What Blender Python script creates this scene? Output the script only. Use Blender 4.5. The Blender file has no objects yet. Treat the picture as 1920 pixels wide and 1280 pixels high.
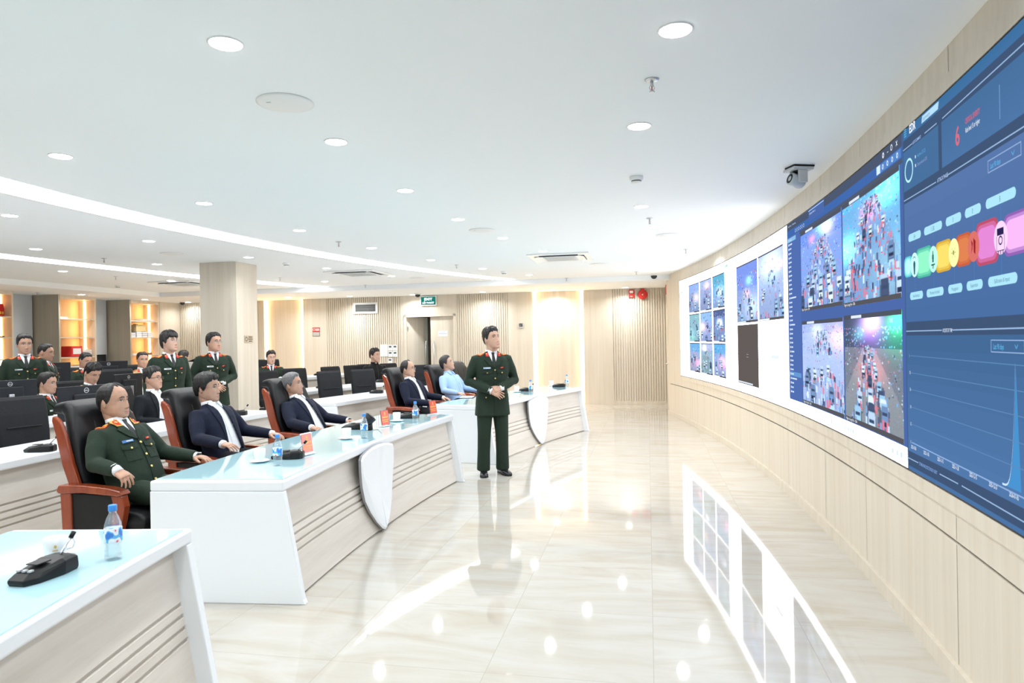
import bpy, bmesh, math, random
import numpy as np
from mathutils import Vector, Matrix, Quaternion
from mathutils.bvhtree import BVHTree

S = bpy.context.scene
COL = S.collection
rnd = random.Random(7)

# ------------------------------------------------------------ camera, world, exposure
CAM_H, PITCH, ROLL, FPX = 1.6, -0.0014, 0.0184, 1280.0
cf = np.array([0, math.cos(PITCH), math.sin(PITCH)])
cu0 = np.array([0, -math.sin(PITCH), math.cos(PITCH)])
cr0 = np.array([1.0, 0, 0])
crt = math.cos(ROLL) * cr0 - math.sin(ROLL) * cu0
cup = math.cos(ROLL) * cu0 + math.sin(ROLL) * cr0
cam = bpy.data.cameras.new('camera')
cam.sensor_width = 36.0
cam.lens = 24.0
cam.clip_start = 0.05
cam.dof.use_dof = True
cam.dof.focus_distance = 7.5
cam.dof.aperture_fstop = 5.6
camo = bpy.data.objects.new('camera', cam)
COL.objects.link(camo)
M = Matrix.Identity(4)
for i in range(3):
    M[i][0] = crt[i]; M[i][1] = cup[i]; M[i][2] = -cf[i]
M[2][3] = CAM_H
camo.matrix_world = M
S.camera = camo
S.view_settings.view_transform = 'Standard'
S.view_settings.look = 'None'
S.view_settings.gamma = 1.0
S.view_settings.use_curve_mapping = False
S.view_settings.exposure = 0.88
S.cycles.max_bounces = 10
S.cycles.diffuse_bounces = 6
S.cycles.glossy_bounces = 4
S.cycles.transmission_bounces = 6
S.cycles.use_denoising = True
S.cycles.sample_clamp_indirect = 6.0
S.cycles.caustics_reflective = False
S.cycles.caustics_refractive = False
wd = bpy.data.worlds.new('world'); S.world = wd
wd.use_nodes = True
wd.node_tree.nodes['Background'].inputs[0].default_value = (0.85, 0.92, 1.0, 1)
wd.node_tree.nodes['Background'].inputs[1].default_value = 0.6

LAMP_W = 4.6
STRIP_E = 4.5
LAMP_COL = (0.94, 0.975, 1.0)

# pixel (1920x1280 frame) helpers used to read positions off the photograph
def pray(x, y):
    return cf + crt * (x - 960) / FPX - cup * (y - 640) / FPX
def at(x, y, z):
    d = pray(x, y); t = (z - CAM_H) / d[2]
    return Vector((d[0] * t, d[1] * t, z))
def atY(x, y, Y):
    d = pray(x, y); t = Y / d[1]
    return Vector((d[0] * t, Y, CAM_H + d[2] * t))

# room axes (the tiles, the column and the far wall are turned a little)
E1 = Vector((.981, -.195, 0)); E2 = Vector((.195, .981, 0))
def RM(p, q, z=0.0):
    return Vector((p * E1.x + q * E2.x, p * E1.y + q * E2.y, z))
ROOM_YAW = math.atan2(E1.y, E1.x)
# the desks and lamps stand on arcs around one centre
PC = Vector((16.352, 2.4885, 0)); PR = 17.86
def polar(rho, a, z=0.0):
    a = math.radians(a)
    return Vector((PC.x - (PR + rho) * math.cos(a), PC.y + (PR + rho) * math.sin(a), z))
def inward(a):
    """yaw of the direction that looks at the arc centre"""
    a = math.radians(a)
    return math.atan2(-math.sin(a), math.cos(a))
CEIL, SOFF = 2.905, 2.80
def XW(Y):
    return 1.08907 + .338867 * Y - .0143475 * Y * Y + 9.2211e-5 * Y ** 3

# ------------------------------------------------------------ materials
MATS = {}
def nodes_of(m):
    m.use_nodes = True
    return m.node_tree, m.node_tree.nodes['Principled BSDF']
def mat(name, col, rough=.5, metal=0, spec=.5, coat=0, emit=None, es=0, trans=0, ior=1.45, sheen=0, sss=0, alpha=1):
    if name in MATS: return MATS[name]
    m = bpy.data.materials.new(name); t, b = nodes_of(m)
    I = b.inputs
    I['Base Color'].default_value = (*col, 1); I['Roughness'].default_value = rough
    I['Metallic'].default_value = metal; I['Specular IOR Level'].default_value = spec
    I['Coat Weight'].default_value = coat; I['Coat Roughness'].default_value = .05
    I['Transmission Weight'].default_value = trans; I['IOR'].default_value = ior
    I['Sheen Weight'].default_value = sheen
    if sss:
        I['Subsurface Weight'].default_value = sss; I['Subsurface Radius'].default_value = (.012, .005, .003)
        I['Subsurface Scale'].default_value = 1.0
    if emit: I['Emission Color'].default_value = (*emit, 1); I['Emission Strength'].default_value = es
    m.diffuse_color = (*col, 1)
    MATS[name] = m
    return m
def nn(t, typ, **kw):
    n = t.nodes.new(typ)
    for k, v in kw.items():
        if k.startswith('i_'):
            n.inputs[k[2:].replace('_', ' ')].default_value = v
        else: setattr(n, k, v)
    return n
def ramp(t, stops):
    r = t.nodes.new('ShaderNodeValToRGB'); e = r.color_ramp.elements
    while len(e) < len(stops): e.new(.5)
    for x, (p, c) in zip(e, stops): x.position = p; x.color = (*c, 1)
    return r
def wood(name, c1, c2, c3, scale=(14, 14, .35), rough=.42, rot=(0, 0, 0), coat=0, bump=0.0, detail=6):
    """straight long-grained wood veneer; grain runs along the axis with the small scale"""
    if name in MATS: return MATS[name]
    m = bpy.data.materials.new(name); t, b = nodes_of(m); L = t.links
    tc = nn(t, 'ShaderNodeTexCoord'); mp = nn(t, 'ShaderNodeMapping')
    mp.inputs['Scale'].default_value = scale; mp.inputs['Rotation'].default_value = rot
    L.new(tc.outputs['Object'], mp.inputs['Vector'])
    n1 = nn(t, 'ShaderNodeTexNoise', i_Scale=1.0, i_Detail=float(detail), i_Roughness=.6, i_Distortion=.15)
    n2 = nn(t, 'ShaderNodeTexNoise', i_Scale=6.0, i_Detail=4.0, i_Roughness=.7)
    L.new(mp.outputs[0], n1.inputs['Vector']); L.new(mp.outputs[0], n2.inputs['Vector'])
    mx = nn(t, 'ShaderNodeMath', operation='MULTIPLY_ADD'); mx.inputs[1].default_value = .3
    L.new(n2.outputs[0], mx.inputs[0]); 
    ml = nn(t, 'ShaderNodeMath', operation='MULTIPLY'); ml.inputs[1].default_value = .75
    L.new(n1.outputs[0], ml.inputs[0]); L.new(ml.outputs[0], mx.inputs[2])
    r = ramp(t, [(.36, c1), (.52, c2), (.68, c3)])
    L.new(mx.outputs[0], r.inputs[0]); L.new(r.outputs[0], b.inputs['Base Color'])
    b.inputs['Roughness'].default_value = rough; b.inputs['Coat Weight'].default_value = coat
    b.inputs['Coat Roughness'].default_value = .08
    m.diffuse_color = (*c2, 1); MATS[name] = m
    return m
def fabric(name, col, rough=.85, var=.15, scale=60, bump=.25, bscale=9, sheen=.15):
    """cloth: fine weave variation with broad soft folds as a bump"""
    if name in MATS: return MATS[name]
    m = bpy.data.materials.new(name); t, b = nodes_of(m); L = t.links
    tc = nn(t, 'ShaderNodeTexCoord')
    n = nn(t, 'ShaderNodeTexNoise', i_Scale=float(scale), i_Detail=3.0)
    L.new(tc.outputs['Object'], n.inputs['Vector'])
    r = ramp(t, [(.3, tuple(c * (1 - var) for c in col)), (.7, tuple(min(1, c * (1 + var)) for c in col))])
    L.new(n.outputs[0], r.inputs[0]); L.new(r.outputs[0], b.inputs['Base Color'])
    if bump:
        n2 = nn(t, 'ShaderNodeTexNoise', i_Scale=float(bscale), i_Detail=2.0, i_Distortion=.8)
        L.new(tc.outputs['Object'], n2.inputs['Vector'])
        bp = nn(t, 'ShaderNodeBump', i_Strength=float(bump), i_Distance=.03)
        L.new(n2.outputs[0], bp.inputs['Height']); L.new(bp.outputs[0], b.inputs['Normal'])
    b.inputs['Roughness'].default_value = rough; b.inputs['Sheen Weight'].default_value = sheen
    b.inputs['Specular IOR Level'].default_value = .25
    m.diffuse_color = (*col, 1); MATS[name] = m
    return m
def leather(name, col, rough=.38):
    if name in MATS: return MATS[name]
    m = bpy.data.materials.new(name); t, b = nodes_of(m); L = t.links
    tc = nn(t, 'ShaderNodeTexCoord')
    v = nn(t, 'ShaderNodeTexVoronoi', i_Scale=260.0); L.new(tc.outputs['Object'], v.inputs['Vector'])
    n2 = nn(t, 'ShaderNodeTexNoise', i_Scale=7.0, i_Detail=2.0); L.new(tc.outputs['Object'], n2.inputs['Vector'])
    ad = nn(t, 'ShaderNodeMath', operation='MULTIPLY_ADD'); ad.inputs[1].default_value = .08
    L.new(v.outputs[0], ad.inputs[0]); L.new(n2.outputs[0], ad.inputs[2])
    bp = nn(t, 'ShaderNodeBump', i_Strength=.25, i_Distance=.02); L.new(ad.outputs[0], bp.inputs['Height'])
    L.new(bp.outputs[0], b.inputs['Normal'])
    b.inputs['Base Color'].default_value = (*col, 1); b.inputs['Roughness'].default_value = rough; b.inputs['Specular IOR Level'].default_value = .35
    m.diffuse_color = (*col, 1); MATS[name] = m
    return m
def emis(name, col, s):
    if name in MATS: return MATS[name]
    m = bpy.data.materials.new(name); m.use_nodes = True; t = m.node_tree; t.nodes.clear()
    e = t.nodes.new('ShaderNodeEmission'); o = t.nodes.new('ShaderNodeOutputMaterial')
    e.inputs[0].default_value = (*col, 1); e.inputs[1].default_value = s
    t.links.new(e.outputs[0], o.inputs[0]); m.diffuse_color = (*col, 1); MATS[name] = m
    return m

def clear(name, tint=(.97, .99, 1), gloss=.10, haze=.06, rough=.03):
    """thin clear plastic or glass: lets light straight through with a faint reflection"""
    if name in MATS: return MATS[name]
    m = bpy.data.materials.new(name); m.use_nodes = True; t = m.node_tree; t.nodes.clear(); L = t.links
    a = t.nodes.new('ShaderNodeBsdfTransparent'); g = t.nodes.new('ShaderNodeBsdfGlossy'); d = t.nodes.new('ShaderNodeBsdfDiffuse')
    a.inputs[0].default_value = (*tint, 1); g.inputs['Roughness'].default_value = rough; d.inputs[0].default_value = (.85, .92, .97, 1)
    fr = t.nodes.new('ShaderNodeLayerWeight'); fr.inputs[0].default_value = .35
    mu = t.nodes.new('ShaderNodeMath'); mu.operation = 'MULTIPLY_ADD'; mu.inputs[1].default_value = .45; mu.inputs[2].default_value = gloss
    L.new(fr.outputs['Facing'], mu.inputs[0])
    m1 = t.nodes.new('ShaderNodeMixShader'); m2 = t.nodes.new('ShaderNodeMixShader'); o = t.nodes.new('ShaderNodeOutputMaterial')
    m1.inputs[0].default_value = haze; L.new(a.outputs[0], m1.inputs[1]); L.new(d.outputs[0], m1.inputs[2])
    L.new(mu.outputs[0], m2.inputs[0]); L.new(m1.outputs[0], m2.inputs[1]); L.new(g.outputs[0], m2.inputs[2]); L.new(m2.outputs[0], o.inputs[0])
    MATS[name] = m
    return m

def make_floor_mat():
    m = bpy.data.materials.new('polished_marble_tile'); t, b = nodes_of(m); L = t.links
    tc = nn(t, 'ShaderNodeTexCoord'); mp = nn(t, 'ShaderNodeMapping')
    mp.inputs['Rotation'].default_value = (0, 0, -ROOM_YAW)
    L.new(tc.outputs['Object'], mp.inputs['Vector'])
    br = nn(t, 'ShaderNodeTexBrick', offset=0.0, squash=1.0)
    for k, v in (('Scale', 1.0), ('Mortar Size', .0016), ('Mortar Smooth', .2), ('Brick Width', .8), ('Row Height', .8)):
        br.inputs[k].default_value = v
    br.inputs['Color1'].default_value = (.2, .2, .2, 1); br.inputs['Color2'].default_value = (.8, .8, .8, 1)
    br.inputs['Mortar'].default_value = (0, 0, 0, 1)
    L.new(mp.outputs[0], br.inputs['Vector'])
    # veins: stretched, warped noise, shifted per tile
    sh = nn(t, 'ShaderNodeVectorMath', operation='MULTIPLY_ADD'); sh.inputs[1].default_value = (7, 5, 3)
    L.new(br.outputs[0], sh.inputs[0]); L.new(mp.outputs[0], sh.inputs[2])
    mp2 = nn(t, 'ShaderNodeMapping'); mp2.inputs['Scale'].default_value = (.7, 2.6, 1); mp2.inputs['Rotation'].default_value = (0, 0, .5)
    L.new(sh.outputs[0], mp2.inputs[0])
    n = nn(t, 'ShaderNodeTexNoise', i_Scale=1.5, i_Detail=7.0, i_Roughness=.55, i_Distortion=1.3)
    L.new(mp2.outputs[0], n.inputs['Vector'])
    r = ramp(t, [(.30, (.475, .425, .345)), (.47, (.515, .48, .42)), (.62, (.54, .52, .475)), (.75, (.495, .455, .385))])
    L.new(n.outputs[0], r.inputs[0])
    mx = nn(t, 'ShaderNodeMix', data_type='RGBA'); mx.inputs['B'].default_value = (.40, .36, .30, 1)
    L.new(br.outputs['Fac'], mx.inputs['Factor']); L.new(r.outputs[0], mx.inputs['A'])
    L.new(mx.outputs['Result'], b.inputs['Base Color'])
    # each polished tile is very slightly out of true, so reflections break at the joints
    n3 = nn(t, 'ShaderNodeTexNoise', i_Scale=2.2, i_Detail=1.0); L.new(sh.outputs[0], n3.inputs['Vector'])
    bp = nn(t, 'ShaderNodeBump', i_Strength=.018, i_Distance=.02); L.new(n3.outputs[0], bp.inputs['Height'])
    L.new(bp.outputs[0], b.inputs['Normal'])
    b.inputs['Roughness'].default_value = .04; b.inputs['Specular IOR Level'].default_value = .6
    b.inputs['IOR'].default_value = 1.52
    MATS['floor'] = m
    return m

W_WHITE = mat('white_lacquer', (.82, .86, .90), .28, spec=.5, coat=.25)
W_CEIL = mat('ceiling_paint', (.90, .935, .955), .9, spec=.2)
BLACKP = mat('black_plastic', (.008, .0085, .0095), .42, spec=.35)
DARKP = mat('dark_grey_plastic', (.018, .020, .024), .45, spec=.35)
SILVER = mat('brushed_silver', (.62, .64, .66), .3, metal=.9)
CHROME = mat('chrome', (.8, .8, .8), .12, metal=1)
REDP = mat('red_enamel', (.62, .03, .025), .35)
WHITEP = mat('white_plastic', (.85, .86, .86), .4)
GREYP = mat('grey_plastic', (.45, .47, .48), .45)
PAPER = mat('paper', (.86, .87, .88), .8)
OAK = wood('pale_oak_veneer', (.62, .55, .445), (.665, .60, .50), (.71, .65, .555), scale=(11, 11, .30))
OAK_SHADED = wood('oak_veneer_shaded', (.40, .36, .29), (.44, .40, .325), (.48, .44, .365), scale=(11, 11, .30))  # same oak with shade put into its colour, for bookcase sides facing the camera
DESKW = wood('desk_front_veneer', (.62, .565, .50), (.69, .64, .58), (.74, .70, .645), scale=(.55, .55, 9), rough=.5)
REDWOOD = wood('red_brown_lacquered_wood', (.19, .030, .009), (.26, .045, .014), (.32, .065, .021), scale=(9, 9, 1.2), rough=.22, coat=.5)
LEATHER = leather('black_leather', (.006, .0066, .008), .42)
MESHB = fabric('charcoal_upholstery', (.010, .0115, .0145), .6, .12, 140, .05, 12, 0)
FLOORM = make_floor_mat()

# ------------------------------------------------------------ object helpers
def tag(o, label=None, cat=None, group=None, kind=None):
    if label: o['label'] = label
    if cat: o['category'] = cat
    if group: o['group'] = group
    if kind: o['kind'] = kind
    return o
def empty(name, loc=(0, 0, 0), yaw=0.0, label=None, cat=None, group=None):
    o = bpy.data.objects.new(name, None); COL.objects.link(o)
    o.empty_display_size = .1
    o.location = loc; o.rotation_euler = (0, 0, yaw)
    return tag(o, label, cat, group)
def copy_tree(o, parent=None):
    c = o.copy(); COL.objects.link(c); c.parent = parent
    for ch in o.children: copy_tree(ch, c)
    return c
def copy_to(o, loc, yaw=0.0, label=None, group=None):
    c = copy_tree(o); c.location = loc; c.rotation_euler = (0, 0, yaw)
    return tag(c, label, None, group)

class MB:
    """collects shapes and links them as ONE mesh object"""
    def __init__(s): s.v = []; s.f = []; s.m = []; s.mats = []; s.cur = 0; s.sm = []; s.smooth = False
    def use(s, m, smooth=False):
        if m not in s.mats: s.mats.append(m)
        s.cur = s.mats.index(m); s.smooth = smooth
        return s
    def add(s, verts, faces):
        b = len(s.v); s.v += [tuple(v) for v in verts]
        for f in faces:
            s.f.append(tuple(i + b for i in f)); s.m.append(s.cur); s.sm.append(s.smooth)
        return s
    def box(s, c, d, rz=0.0, mtx=None):
        x, y, z = d[0] / 2, d[1] / 2, d[2] / 2
        vs = [Vector((sx * x, sy * y, sz * z)) for sz in (-1, 1) for sx, sy in ((-1, -1), (1, -1), (1, 1), (-1, 1))]
        if mtx is None: mtx = Matrix.Translation(c) @ Matrix.Rotation(rz, 4, 'Z')
        else: mtx = Matrix.Translation(c) @ mtx
        vs = [mtx @ v for v in vs]
        return s.add(vs, [(3, 2, 1, 0), (4, 5, 6, 7), (0, 1, 5, 4), (1, 2, 6, 5), (2, 3, 7, 6), (3, 0, 4, 7)])
    def box2(s, lo, hi):
        return s.box([(a + b) / 2 for a, b in zip(lo, hi)], [abs(b - a) for a, b in zip(lo, hi)])
    def loft(s, rings, closed=True, cap=True):
        n = len(rings[0]); vs = [v for r in rings for v in r]; fs = []
        for i in range(len(rings) - 1):
            for j in range(n if closed else n - 1):
                k = (j + 1) % n
                fs.append((i * n + j, i * n + k, (i + 1) * n + k, (i + 1) * n + j))
        if cap and closed:
            fs.append(tuple(range(n - 1, -1, -1))); fs.append(tuple(range((len(rings) - 1) * n, len(rings) * n)))
        return s.add(vs, fs)
    def prism(s, poly, d, mtx=None):
        """poly: 2D points in local x,y, thickness d along z, moved by mtx"""
        mtx = mtx or Matrix.Identity(4)
        n = len(poly)
        vs = [mtx @ Vector((p[0], p[1], 0)) for p in poly] + [mtx @ Vector((p[0], p[1], d)) for p in poly]
        fs = [tuple(range(n - 1, -1, -1)), tuple(range(n, 2 * n))]
        fs += [(i, (i + 1) % n, n + (i + 1) % n, n + i) for i in range(n)]
        return s.add(vs, fs)
    def tube(s, pts, rad, n=12, flat=None, up=None, cap=True):
        pts = [Vector(p) for p in pts]
        if not hasattr(rad, '__len__'): rad = [rad] * len(pts)
        rings = []; prev = None
        for i, p in enumerate(pts):
            a = pts[max(i - 1, 0)]; b = pts[min(i + 1, len(pts) - 1)]
            d = (b - a).normalized()
            if prev is None:
                u = Vector(up) if up is not None else (Vector((0, 0, 1)) if abs(d.z) < .9 else Vector((1, 0, 0)))
            else: u = prev
            u = (u - d * u.dot(d)).normalized(); w = d.cross(u); prev = u
            fx = flat if flat else (1, 1)
            rings.append([p + (u * math.cos(t) * fx[0] + w * math.sin(t) * fx[1]) * rad[i]
                          for t in [2 * math.pi * k / n for k in range(n)]])
        return s.loft(rings, True, cap)
    def lathe(s, prof, n=24, c=(0, 0, 0), mtx=None):
        mtx = mtx or Matrix.Translation(c)
        rings = [[mtx @ Vector((r * math.cos(t), r * math.sin(t), z)) for t in [2 * math.pi * k / n for k in range(n)]]
                 for r, z in prof]
        return s.loft(rings, True, True)
    def ball(s, c, r, n=12, m=8, mtx=None):
        r = r if hasattr(r, '__len__') else (r, r, r)
        T = Matrix.Translation(c) @ (mtx or Matrix.Identity(4))
        rings = []
        for i in range(m + 1):
            ph = -math.pi / 2 + math.pi * i / m
            ph = max(min(ph, math.pi / 2 - .02), -math.pi / 2 + .02)
            rings.append([T @ Vector((r[0] * math.cos(ph) * math.cos(t), r[1] * math.cos(ph) * math.sin(t), r[2] * math.sin(ph)))
                          for t in [2 * math.pi * k / n for k in range(n)]])
        return s.loft(rings, True, True)
    def build(s, name, m=None, parent=None, bevel=0, seg=2, smooth=None, loc=None, subsurf=0):
        me = bpy.data.meshes.new(name)
        me.from_pydata(s.v, [], s.f)
        if m is not None and not s.mats: s.mats = [m]
        for x in s.mats: me.materials.append(x)
        me.polygons.foreach_set('material_index', s.m)
        sm = s.sm if smooth is None else [smooth] * len(s.f)
        me.polygons.foreach_set('use_smooth', sm)
        me.update()
        o = bpy.data.objects.new(name, me); COL.objects.link(o)
        if parent: o.parent = parent
        if loc is not None: o.location = loc
        if bevel:
            b = o.modifiers.new('bevel', 'BEVEL'); b.width = bevel; b.segments = seg; b.limit_method = 'ANGLE'; b.angle_limit = math.radians(40)
            b.harden_normals = False
        if subsurf:
            q = o.modifiers.new('sub', 'SUBSURF'); q.levels = subsurf; q.render_levels = subsurf
        return o
def mb(m=None, smooth=False):
    b = MB()
    if m: b.use(m, smooth)
    return b

_TXT = {}
def text_mesh(body, size=1.0, align='LEFT', bold=0.0):
    """flat text as (verts2d, faces)"""
    key = (body, align, bold)
    if key not in _TXT:
        c = bpy.data.curves.new('txt', 'FONT'); c.body = body; c.size = 1.0; c.align_x = align; c.resolution_u = 3
        c.offset = bold
        o = bpy.data.objects.new('txt', c); COL.objects.link(o)
        dg = bpy.context.evaluated_depsgraph_get(); dg.update()
        me = bpy.data.meshes.new_from_object(o.evaluated_get(dg))
        _TXT[key] = ([(v.co.x, v.co.y) for v in me.vertices], [tuple(p.vertices) for p in me.polygons])
        bpy.data.objects.remove(o); bpy.data.curves.remove(c); bpy.data.meshes.remove(me)
    V, F = _TXT[key]
    return [(x * size, y * size) for x, y in V], F
def text_on(b, body, size, origin, ux, uy, align='LEFT', bold=0.0, wscale=1.0):
    V, F = text_mesh(body, size, align, bold)
    o = Vector(origin); ux = Vector(ux); uy = Vector(uy)
    b.add([o + ux * x * wscale + uy * y for x, y in V], F)
def ordinal(i):
    return ('first', 'second', 'third', 'fourth', 'fifth', 'sixth', 'seventh', 'eighth', 'ninth', 'tenth', 'eleventh', 'twelfth')[i]
# ------------------------------------------------------------ the room shell
def struct(b, name, m=None, **kw):
    o = b.build(name, m, **kw); o['kind'] = 'structure'; return o
b = mb(FLOORM)
pts = [RM(-14.5, -6), RM(6, -6), RM(6, 20), RM(-14.5, 20)]
b.add([p for p in pts] + [p + Vector((0, 0, -.1)) for p in pts], [(0, 1, 2, 3), (7, 6, 5, 4), (0, 4, 5, 1), (1, 5, 6, 2), (2, 6, 7, 3), (3, 7, 4, 0)])
struct(b, 'floor')
b = mb(W_CEIL)
b.add([p + Vector((0, 0, CEIL)) for p in pts] + [p + Vector((0, 0, CEIL + .1)) for p in pts], [(3, 2, 1, 0), (4, 5, 6, 7), (0, 1, 5, 4), (1, 2, 6, 5), (2, 3, 7, 6), (3, 0, 4, 7)])
def rbox(b, p0, p1, q0, q1, z0, z1):
    b.box(RM((p0 + p1) / 2, (q0 + q1) / 2, (z0 + z1) / 2), (abs(p1 - p0), abs(q1 - q0), abs(z1 - z0)), ROOM_YAW)
struct(b, 'ceiling')
b = mb(W_CEIL)                                       # lowered border along the far and the left wall
rbox(b, -14.4, 3.0, 14.47, 19.5, SOFF, CEIL)
rbox(b, -14.4, -11.5, -5.9, 14.47, SOFF, CEIL)
struct(b, 'trim_1')

# far wall -------------------------------------------------------------
QF = 16.73
b = mb(OAK)
def plain(b, p0, p1, z0=0, z1=SOFF, q=QF): rbox(b, p0, p1, q, q + .12, z0, z1)
def slats(b, p0, p1, q=QF, z0=.09, z1=SOFF):
    rbox(b, p0, p1, q + .022, q + .12, 0, z1)
    rbox(b, p0, p1, q - .004, q + .03, 0, z0)
    n = int(round((p1 - p0) / .058)); w = (p1 - p0) / n
    for i in range(n):
        rbox(b, p0 + (i + .18) * w, p0 + (i + .80) * w, q, q + .024, z0, z1)
for p0, p1 in ((-13.6, -12.72), (-10.3, -10.12), (-8.98, -8.3), (-6.26, -6.16), (-4.77, -4.73), (-3.42, -2.79), (-1.53, -.82)):
    plain(b, p0, p1)
for p0, p1 in ((-10.12, -8.98), (-2.79, -1.53)):
    plain(b, p0, p1, q=QF + .07)
for p0, p1 in ((-12.72, -10.3), (-8.3, -6.26), (-4.73, -3.42), (-.82, .60)):
    slats(b, p0, p1)
plain(b, -6.16, -4.77, 2.31, SOFF)
struct(b, 'wall_back')
# corridor seen through the open door leaf
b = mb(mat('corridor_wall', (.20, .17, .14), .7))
rbox(b, -6.9, -4.2, QF + 1.9, QF + 2.0, 0, 2.7); rbox(b, -7.0, -6.9, QF + .12, QF + 2.0, 0, 2.7); rbox(b, -4.2, -4.1, QF + .12, QF + 2.0, 0, 2.7)
rbox(b, -7.0, -4.1, QF + .12, QF + 2.0, 2.7, 2.78)
struct(b, 'wall_corridor')
# door frame and two leaves
b = mb(OAK)
rbox(b, -6.16, -6.09, QF - .02, QF + .14, 0, 2.31); rbox(b, -4.84, -4.77, QF - .02, QF + .14, 0, 2.31)
rbox(b, -6.16, -4.77, QF - .02, QF + .14, 2.25, 2.31)
struct(b, 'trim_2')
def door_leaf(name, p0, p1, angle, hinge_left, kids):
    w = abs(p1 - p0)
    hp = p0 if hinge_left else p1
    o = mb(OAK)
    sx = 1 if hinge_left else -1
    o.box((sx * w / 2, 0.0225, 1.12), (w, .045, 2.24))
    ob = struct(o, name); ob.location = RM(hp, QF + .05, .005); ob.rotation_euler = (0, 0, ROOM_YAW + angle)
    h = mb(SILVER, True)
    x = sx * (w - .09)
    h.tube([(x, -.05, .85), (x, -.05, 1.62)], .013, 10)
    for z in (.93, 1.54): h.tube([(x, -.05, z), (x, .0, z)], .008, 8)
    h.build('door_handle', None, ob)
    hg = mb(SILVER)
    for z in (.3, 1.1, 1.95): hg.box((sx * .012, -.008, z), (.03, .02, .11))
    hg.build('hinge', None, ob)
    return ob
def leaf_edge(ob, w):
    b = mb(mat('leaf_edge_grey_green', (.46, .48, .41), .5)); b.box((w + .004, .0225, 1.12), (.010, .05, 2.24)); b.box((w - .055, -.002, 1.12), (.11, .004, 2.24)); b.build('edge_strip', None, ob)
d1 = door_leaf('door_1', -6.09, -5.47, math.radians(52), True, None)
leaf_edge(d1, .62)
d2 = door_leaf('door_2', -5.46, -4.84, 0, False, None)
# side wall with a flush door at the far right corner
b = mb(OAK)
c0, c1 = Vector((3.43, 14.75, 0)), Vector((3.70, 16.40, 0))
dv = (c1 - c0).normalized(); nv = Vector((dv.y, -dv.x, 0))
def wallseg(b, a, c, t, z0, z1):
    a = Vector(a); c = Vector(c); d = (c - a); L = d.length; ang = math.atan2(d.y, d.x)
    m = (a + c) / 2 + Vector((math.sin(ang), -math.cos(ang), 0)) * t / 2
    b.box((m.x, m.y, (z0 + z1) / 2), (L, t, z1 - z0), ang)
wallseg(b, c0, c1 + dv * .3, .12, 0, SOFF)
struct(b, 'wall_corner')
b = mb(OAK); wallseg(b, c0 + dv * .25 - nv * .012, c0 + dv * 1.25 - nv * .012, .012, .0, 2.2)
d3 = struct(b, 'door_3')
h = mb(SILVER, True); pp = c0 + dv * .36 - nv * .012
h.tube([pp + Vector((0, 0, 1.02)), pp - nv * .06 + Vector((0, 0, 1.02)), pp - nv * .06 + dv * .13 + Vector((0, 0, 1.02))], .011, 8)
h.box((*(pp - nv * .006)[:2], .97), (.02, .05, .2), math.atan2(dv.y, dv.x)); h.build('door_handle', None, d3)

# curved wall that carries the screen ---------------------------------------
YS = [.75 + (14.35 - .75) * (i / 90) ** 1.25 for i in range(91)]
def wpt(Y, z, off=0.0):
    """a point on the curved wall, moved off it towards the room"""
    dx = (XW(Y + .01) - XW(Y - .01)) / .02
    n = Vector((-1, dx, 0)).normalized()
    return Vector((XW(Y), Y, z)) + n * off
def wstrip(b, y0, y1, z0, z1, off, n=None, thick=0.0):
    """a strip of the curved wall"""
    n = n or max(2, int(abs(y1 - y0) / .12) + 1)
    ys = [y0 + (y1 - y0) * i / n for i in range(n + 1)]
    if thick:
        rings = [[wpt(y, z0, off), wpt(y, z1, off), wpt(y, z1, off - thick), wpt(y, z0, off - thick)] for y in ys]
        b.loft(rings, True, True)
    else:
        vs = [p for y in ys for p in (wpt(y, z0, off), wpt(y, z1, off))]
        b.add(vs, [(2 * i, 2 * i + 1, 2 * i + 3, 2 * i + 2) for i in range(n)])
GZ, SB, ST = .6455, .865, 2.690
b = mb(OAK)
YE = 14.33
for z0, z1 in ((0, GZ - .006), (GZ + .006, CEIL)):
    rings = [[wpt(y, z0, 0), wpt(y, z1, 0), wpt(y, z1, -.18), wpt(y, z0, -.18)] for y in YS]
    b.loft(rings, True, True)
wstrip(b, .75, YE, GZ - .01, GZ + .01, -.03, 90, .12)
e0 = wpt(YE, 0, 0)
wallseg(b, (e0.x - .01, e0.y, 0), (e0.x + .6, e0.y + .1, 0), .3, 0, CEIL)
struct(b, 'wall_right')
b = mb(mat('groove_black', (.02, .018, .016), .7)); wstrip(b, .76, YE - .01, GZ - .006, GZ + .006, -.012, 90)
struct(b, 'trim_3')
b = mb(OAK); wstrip(b, .76, YE - .005, 0, .085, .022, 90, .022)
struct(b, 'baseboard_right')
b = mb(OAK)                                                                   # flat moulding around the screen
wstrip(b, .76, 13.34, SB - .085, SB - .012, .010, 90, .02)
wstrip(b, .76, 13.34, ST + .012, ST + .085, .010, 90, .02)
wstrip(b, 13.26, 13.42, SB - .085, ST + .085, .010, 2, .02)
struct(b, 'trim_4')
b = mb(mat('seam_dark', (.30, .24, .17), .8))                                       # butt joints between the veneer sheets
for y in (3.1, 4.55, 5.6, 6.9, 8.4, 10.2, 12.4):
    wstrip(b, y, y + .004, ST + .087, CEIL, .0008, 1); wstrip(b, y, y + .004, GZ + .01, SB - .087, .0008, 1); wstrip(b, y, y + .004, .09, GZ - .01, .0008, 1)
struct(b, 'trim_5')
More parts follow.
